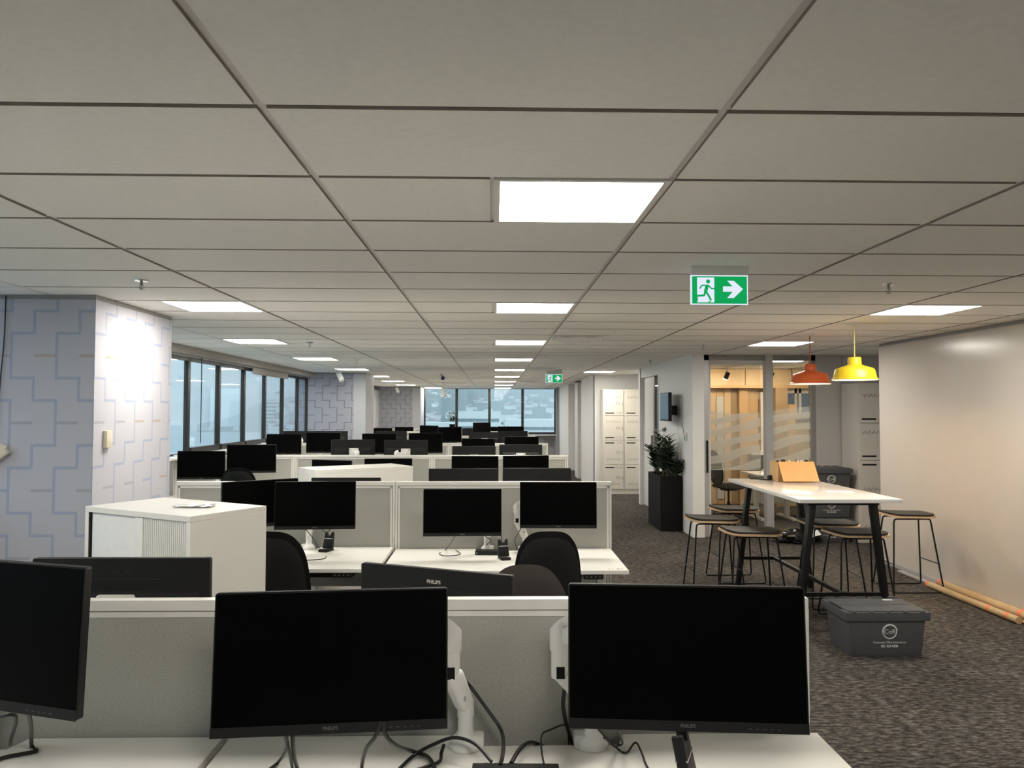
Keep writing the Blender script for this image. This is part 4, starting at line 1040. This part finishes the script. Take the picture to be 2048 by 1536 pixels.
# ================================================================== planter, plants, tv and fittings
def sprig(mb, base, top, n, size, droop):
    base = Vector(base); top = Vector(top); d = top - base
    for k in range(n):
        f = .25 + .75 * k / (n - 1); p = base + d * f + Vector((0, 0, -droop * (1 - f) * 0)); a = k * 2.4; sz = size * (1.05 - .35 * f)
        o = Vector((math.cos(a), math.sin(a), .55)).normalized(); s = o.cross(Vector((0, 0, 1))).normalized(); up = s.cross(o)
        q = [p, p + o * sz * .45 + s * sz * .24 + up * .006, p + o * sz, p + o * sz * .45 - s * sz * .24 + up * .006]
        e = [v - up * .002 for v in q]
        mb.add(q + e, [(0, 1, 2), (0, 2, 3), (6, 5, 4), (7, 6, 4), (0, 4, 5, 1), (1, 5, 6, 2), (2, 6, 7, 3), (3, 7, 4, 0)])
pl = thing('floor_planter', 'tall black planter box by the pale wall', 'planter', (2.545, 11.61, 0))
p = MB(); p.box(-.155, .155, -.44, .44, 0, .02)
for a in ((-.155, .155, -.44, -.42), (-.155, .155, .42, .44), (-.155, -.135, -.42, .42), (.135, .155, -.42, .42)): p.box(*a, .02, .79)
p.build('planter_box', 'black_matte', pl); MB().box(-.135, .135, -.42, .42, .70, .74).build('soil', 'soil', pl)
for k in range(9):
    x, y = random.uniform(-.10, .10), -.36 + .09 * k; h = random.uniform(.28, .55) if k not in (2, 6) else .66
    t = thing('potted_plant', 'dark green leafy plant in the black planter, %s from the front' % ORD[k], 'plant', (2.545 + x, 11.61 + y, .74), group='plants in the black planter')
    dx, dy = random.uniform(-.16, .06) * (1 if h < .6 else .3), random.uniform(-.12, .12)
    stm = MB(); lv = MB()
    for q in range(4):
        tp = (dx + random.uniform(-.07, .07), dy + random.uniform(-.08, .08), h * random.uniform(.75, 1)); bs = (random.uniform(-.015, .015), random.uniform(-.015, .015), 0)
        stm.tube([bs, tp], .006, 5, r1=.003); sprig(lv, bs, tp, 14, .17, 0)
    stm.build('stem', 'stem', t); o = lv.build('leaves', 'leaf_dark', t); o['kind'] = 'stuff'
tv = thing('wall_tv', 'small wall-mounted television angled out from the pale wall', 'television', (2.551, 11.55, 1.785), -92.5)
MB().prism(rrect(.72, .42, .01, 2), -.018, .03, 'y').build('tv_housing', 'black_plastic', tv, bevel=.003); MB().box(-.345, .345, -.020, -.0175, -.185, .20).build('tv_screen', 'tv_screen', tv)
MB().box(-.1, .1, .022, .04, -.1, .1).build('tv_plate', 'black_metal', tv); MB().beam((0, .04, -.05), (.0, .165, -.05), .05, .14).build('tv_bracket', 'black_metal', tv)
cable('cable', 'thin white cable hanging below the wall television', [(2.66, 11.3, 1.55), (2.69, 11.3, 1.40), (2.70, 11.32, 1.1), (2.705, 11.3, .82)], .004, 'cable_white', None)
cable('cable', 'short dark cable hanging below the wall television', [(2.66, 11.0, 1.55), (2.69, 11.02, 1.45), (2.70, 11.02, 1.38)], .004, 'cable', None)
o = MB().box(-.012, .012, -.09, .09, -.025, .025).build('name_plate', 'grey_box', bevel=.003); o.location = (2.706, 12.35, 1.43); o.rotation_euler = (R(-6), 0, 0); tag(o, 'small dark plate on the pale wall below the television', 'plate')
t = thing('card_reader', 'small teal access reader on the pale wall near the glass room', 'card reader', (2.718, 10.95, 1.36))
MB().box(-.03, .0, -.035, .035, -.06, .06).build('reader_case', 'plastic_white', t, bevel=.008); MB().box(-.032, -.029, -.028, .028, -.05, .03).build('reader_face', 'reader_green', t)
t = thing('thermostat', 'beige thermostat box on the side of the near patterned pillar', 'thermostat', (-2.704, 5.50, 1.52))
MB().box(0, .028, -.04, .04, -.06, .06).build('thermostat_case', 'beige_plastic', t, bevel=.004)
t = thing('wall_phone', 'pale handset bracket on the near pillar at the left picture edge', 'bracket', (-3.32, 5.325, 1.40))
MB().beam((.07, -.03, .05), (-.09, -.035, -.06), .045, .04, up=(0, 1, 0)).build('bracket_arm', 'beige_plastic', t, bevel=.01); MB().beam((.05, -.01, .06), (-.06, -.01, .09), .05, .02, up=(0, 1, 0)).build('bracket_plate', 'beige_plastic', t, bevel=.006)
cable('cable', 'thin black cable hanging down the near patterned pillar', [(-3.30, 5.318, ZC - .01), (-3.305, 5.318, 2.2), (-3.325, 5.318, 1.9), (-3.335, 5.318, 1.6), (-3.345, 5.318, 1.44)], .004, 'cable', None)

for x, y, lab in ((-2.12, 4.706, 'chrome ceiling sprinkler near the patterned pillar'), (2.41, 4.686, 'chrome ceiling sprinkler to the right of the near exit sign'), (-2.11, 8.94, 'small ceiling sprinkler beyond the left window lights'), (-2.13, 12.1, 'smaller far ceiling sprinkler on the left side'),
                  (2.427, 8.98, 'small ceiling sprinkler left of the red pendant'), (2.41, 11.97, 'far small ceiling sprinkler above the pale door wall')):
    t = thing('ceiling_sprinkler', lab, 'sprinkler', (x, y, ZC), group='ceiling sprinklers')
    MB().lathe([(.042, 0), (.040, -.008), (.014, -.012)], 20).build('escutcheon', 'chrome', t, smooth=True)
    MB().lathe([(.009, -.012), (.009, -.03), (.004, -.032), (.004, -.052), (.002, -.055)], 10).build('head', 'steel', t, smooth=True)
    for s in (-1, 1): MB().tube([(s * .009, 0, -.028), (s * .014, 0, -.042), (s * .004, 0, -.056)], .002, 5).build('yoke_arm', 'steel', t)
    MB().lathe([(.014, -.057), (.014, -.059)], 12).build('deflector', 'steel', t)
def spot(lab, x, y, drop, ax, m='plastic_white', r=.055, ln=.18):
    t = thing('ceiling_spotlight', lab, 'spotlight', (x, y, ZC), group='white ceiling spotlights')
    MB().tube([(0, 0, 0), (0, 0, -drop)], .012, 8).build('stem', 'powder_white', t); MB().lathe([(.05, -.002), (.045, -.02), (.012, -.022)], 14).build('base_plate', 'powder_white', t, smooth=True)
    d = Vector(ax).normalized(); c = Vector((0, 0, -drop))
    MB().tube([c - d * ln * .35, c + d * ln * .65], r, 18).build('lamp_body', m, t, smooth=True); return t
spot('white ceiling spotlight in front of the middle felt pillar', -3.10, 15.7, .09, (.45, -.3, -.85))
spot('white spotlight hanging before the far left window pane', -1.40, 21.5, .28, (.4, -.3, -.8), r=.05, ln=.2)
spot('tiny white spotlight by the far felt pillar', -3.1, 25.0, .12, (.4, -.3, -.8), r=.05, ln=.15)
t = thing('ceiling_camera', 'small dark blue dome hanging from the ceiling near the far windows', 'dome', (-1.10, 16.7, ZC))
MB().tube([(-.05, 0, 0), (0, 0, -.05)], .012, 8).build('stem', 'steel', t); MB().lathe([(.002, -.13), (.03, -.122), (.042, -.09), (.04, -.06), (.012, -.045)], 16).build('dome', 'blue_dome', t, smooth=True)
t = thing('potted_plant', 'green plant in a black pot on the far window sill', 'plant', (-1.45, YF - .29, .89))
MB().frust((-.075, .075, .05, .20), (-.095, .095, .03, .22), 0, .36).build('pot', 'black_matte', t)
lv = MB()
for k in range(6):
    a = k * 1.05; sprig(lv, (0, .12, .36), (.16 * math.cos(a), .12 + .12 * math.sin(a), .36 + random.uniform(.22, .42)), 9, .16, 0)
o = lv.build('leaves', 'leaf', t); o['kind'] = 'stuff'

# glass room furniture
t = thing('room_desk', 'white desk with panel legs inside the glass-fronted room', 'desk', (4.62, 12.58, 0))
MB().box(-.50, .75, -.40, .36, .70, .73).build('desk_top', 'laminate', t, bevel=.002); MB().box(-.36, .70, .28, .31, .20, .70).build('modesty_panel', 'laminate', t)
for x in (-.40, .10): MB().box(x, x + .06, -.05, .05, .03, .70).build('leg', 'powder_white', t); MB().box(x - .01, x + .07, -.36, .36, 0, .03).build('foot', 'powder_white', t)
cable('cable', 'white cable arching over the desk in the glass room', [(4.25, 12.4, .735), (4.35, 12.4, .82), (4.5, 12.42, .84), (4.6, 12.45, .735)], .008, 'cable_white', None)
cable('cable', 'white cable slung to the floor inside the glass room', [(4.2, 12.3, .70), (4.0, 12.2, .42), (3.75, 12.1, .15), (3.6, 12.1, .01)], .006, 'cable_white', None)
def room_spot(lab, x, y):
    d = Vector((-.25, .45, -.86)).normalized(); t = spot(lab, x, y, .14, d, 'black_metal', .04, .12)
    MB().lathe([(.034, 0), (.034, .003)], 16).xf(Matrix.Translation(Vector((0, 0, -.14)) + d * .079) @ d.to_track_quat('Z', 'Y').to_matrix().to_4x4()).build('lens', 'spot_lens', t)
room_spot('small bright spotlight seen through the glass sliding door', 4.10, 13.6)
room_spot('added fill spotlight in the glass room behind the aluminium post', 4.85, 13.5)  # extra lamp added to warm and brighten the oak lining
room_spot('added fill spotlight deep in the right of the glass room', 5.5, 13.2)  # also added for its light on the oak, not a known fitting

# ================================================================== outside: harbour, hills, town
ex = tag(MB().box(-4000, 4000, -2500, 6000, -41, -40).build('exterior_water', 'sea'), 'pale grey harbour water outside the left windows', 'water')
def ridge(name, lab, pts, depth, m, zb=-40):
    """hill ridge: crest points (x, y, z) with slopes both sides"""
    mb = MB(); crest = smoothpath(pts, 6); n = len(crest); rows = 9
    for c in crest:
        d = Vector((c.x, c.y, 0)).normalized()
        for k in range(rows):
            s = -1 + 2 * k / (rows - 1); hgt = zb + (c.z - zb) * (1 - abs(s) ** 1.3)
            q = Vector((c.x, c.y, 0)) + d * depth * s
            nz = mnoise.noise(Vector((q.x, q.y, 0)) * .006) * 14 * (1 - abs(s)) + mnoise.noise(Vector((q.x, q.y, 3)) * .02) * 6 * (1 - abs(s))
            mb.v.append((q.x, q.y, hgt + nz))
    mb.f = [(i * rows + k, i * rows + k + 1, (i + 1) * rows + k + 1, (i + 1) * rows + k) for i in range(n - 1) for k in range(rows - 1)]
    return tag(mb.build(name, m, smooth=True), lab, 'hill')
def dirp(px, dist): a = math.atan((px - 988) / 1558.); return (math.sin(a) * dist, math.cos(a) * dist)
def pt(px, py, dist): x, y = dirp(px, dist); return (x, y, CAMZ + (821 - py) / 1558 * dist * math.cos(math.atan((px - 988) / 1558.)))
ridge('exterior_far_hill', 'distant hazy mountain ridge across the harbour', [pt(-700, 800, 4000), pt(200, 812, 4000), pt(350, 808, 4000), pt(420, 800, 4000), pt(480, 790, 4000), pt(560, 782, 4000), pt(700, 776, 4000), pt(1000, 775, 4000), pt(1500, 790, 4000)], 700, 'hill_far')
ridge('exterior_headland', 'dark wooded headland sloping into the harbour', [pt(400, 852, 1900), pt(440, 838, 1900), pt(480, 822, 1900), pt(530, 800, 1850), pt(600, 792, 1800), pt(700, 790, 1700)], 330, 'hill')
ridge('exterior_town_hill', 'hillside covered with pale houses behind the far window', [pt(560, 835, 1300), pt(640, 800, 1250), pt(760, 782, 1200), pt(850, 765, 1150), pt(960, 760, 1150), pt(1080, 772, 1150), pt(1200, 790, 1200), pt(1500, 800, 1200)], 620, 'hill')
hs0 = None
for k in range(120):
    px = random.choice([random.uniform(545, 625), random.uniform(845, 1115), random.uniform(845, 1115)]); dist = random.uniform(560, 980); a = math.atan((px - 988) / 1558.)
    f = (dist - 530) / 620.; zz = -40 + (CAMZ + 45 + 40) * max(0, 1 - abs(1 - f) ** 1.3) * .9
    if zz > 14: continue
    x, y = dirp(px, dist); w = random.uniform(5, 10); h = random.uniform(4, 7)
    if hs0 is None:
        t = thing('exterior_house', 'pale hillside house in the haze beyond the windows', 'house', group='pale houses on the hillside')
        MB().box(-.5, .5, -.4, .4, -.6, 1).build('house_walls', 'house', t); MB().prism([(-.56, 1), (.56, 1), (0, 1.45)], -.46, .46, 'y').build('house_roof', 'roof', t); hs0 = t
    else: t = dup(hs0, 'pale hillside house in the haze beyond the windows', (0, 0, 0))
    t.location = (x, y, zz); t.rotation_euler = (0, 0, random.uniform(-.6, .6)); t.scale = (w, w, h)
for px, py, dist, w, h, lab in ((957, 822, 420, 24, 40, 'pale square tower block left of the second far mullion'), (1000, 830, 480, 22, 34, 'banded apartment block low in the third far window'), (1070, 838, 430, 34, 26, 'wide pale building low in the fourth far window'), (875, 845, 520, 30, 24, 'low white building behind the far potted plant'), (558, 800, 900, 22, 60, 'slim hazy tower seen through the left windows')):
    x, y = dirp(px, dist); z1 = CAMZ + (821 - py) / 1558 * dist
    t = thing('exterior_tower', lab, 'building', (x, y, -40)); hh = z1 + 40
    MB().box(-w / 2, w / 2, -w / 2, w / 2, 0, hh).build('tower_walls', 'tower', t)
    for q in range(3, 12):
        z = hh - 4 * q + 8
        if z > 4: MB().box(-w / 2 + 1, w / 2 - 1, -w / 2 - .15, -w / 2, z - 1.6, z).build('window_band', 'hill_far', t)

# low cloud over the harbour: a real scattering volume outside the windows
hm = bpy.data.materials.new('haze'); hm.use_nodes = True; nt = hm.node_tree; nt.nodes.remove(nt.nodes['Principled BSDF'])
vsn = nt.nodes.new('ShaderNodeVolumeScatter'); vsn.inputs['Density'].default_value = .0007; vsn.inputs['Color'].default_value = (.93, .97, 1, 1)
nt.links.new(vsn.outputs[0], nt.nodes['Material Output'].inputs['Volume']); MATS['haze'] = hm
for nm, lab, bx in (('exterior_haze', 'pale haze over the harbour beyond the left windows', (-6000, -4.3, -3000, 7000)), ('exterior_haze', 'pale haze over the town beyond the far windows', (-4.3, 6000, 27.8, 7000))):
    o = tag(MB().box(*bx, -39.9, 420).build(nm, 'haze'), lab, 'haze', kind='stuff')
scene.cycles.volume_bounces = 1
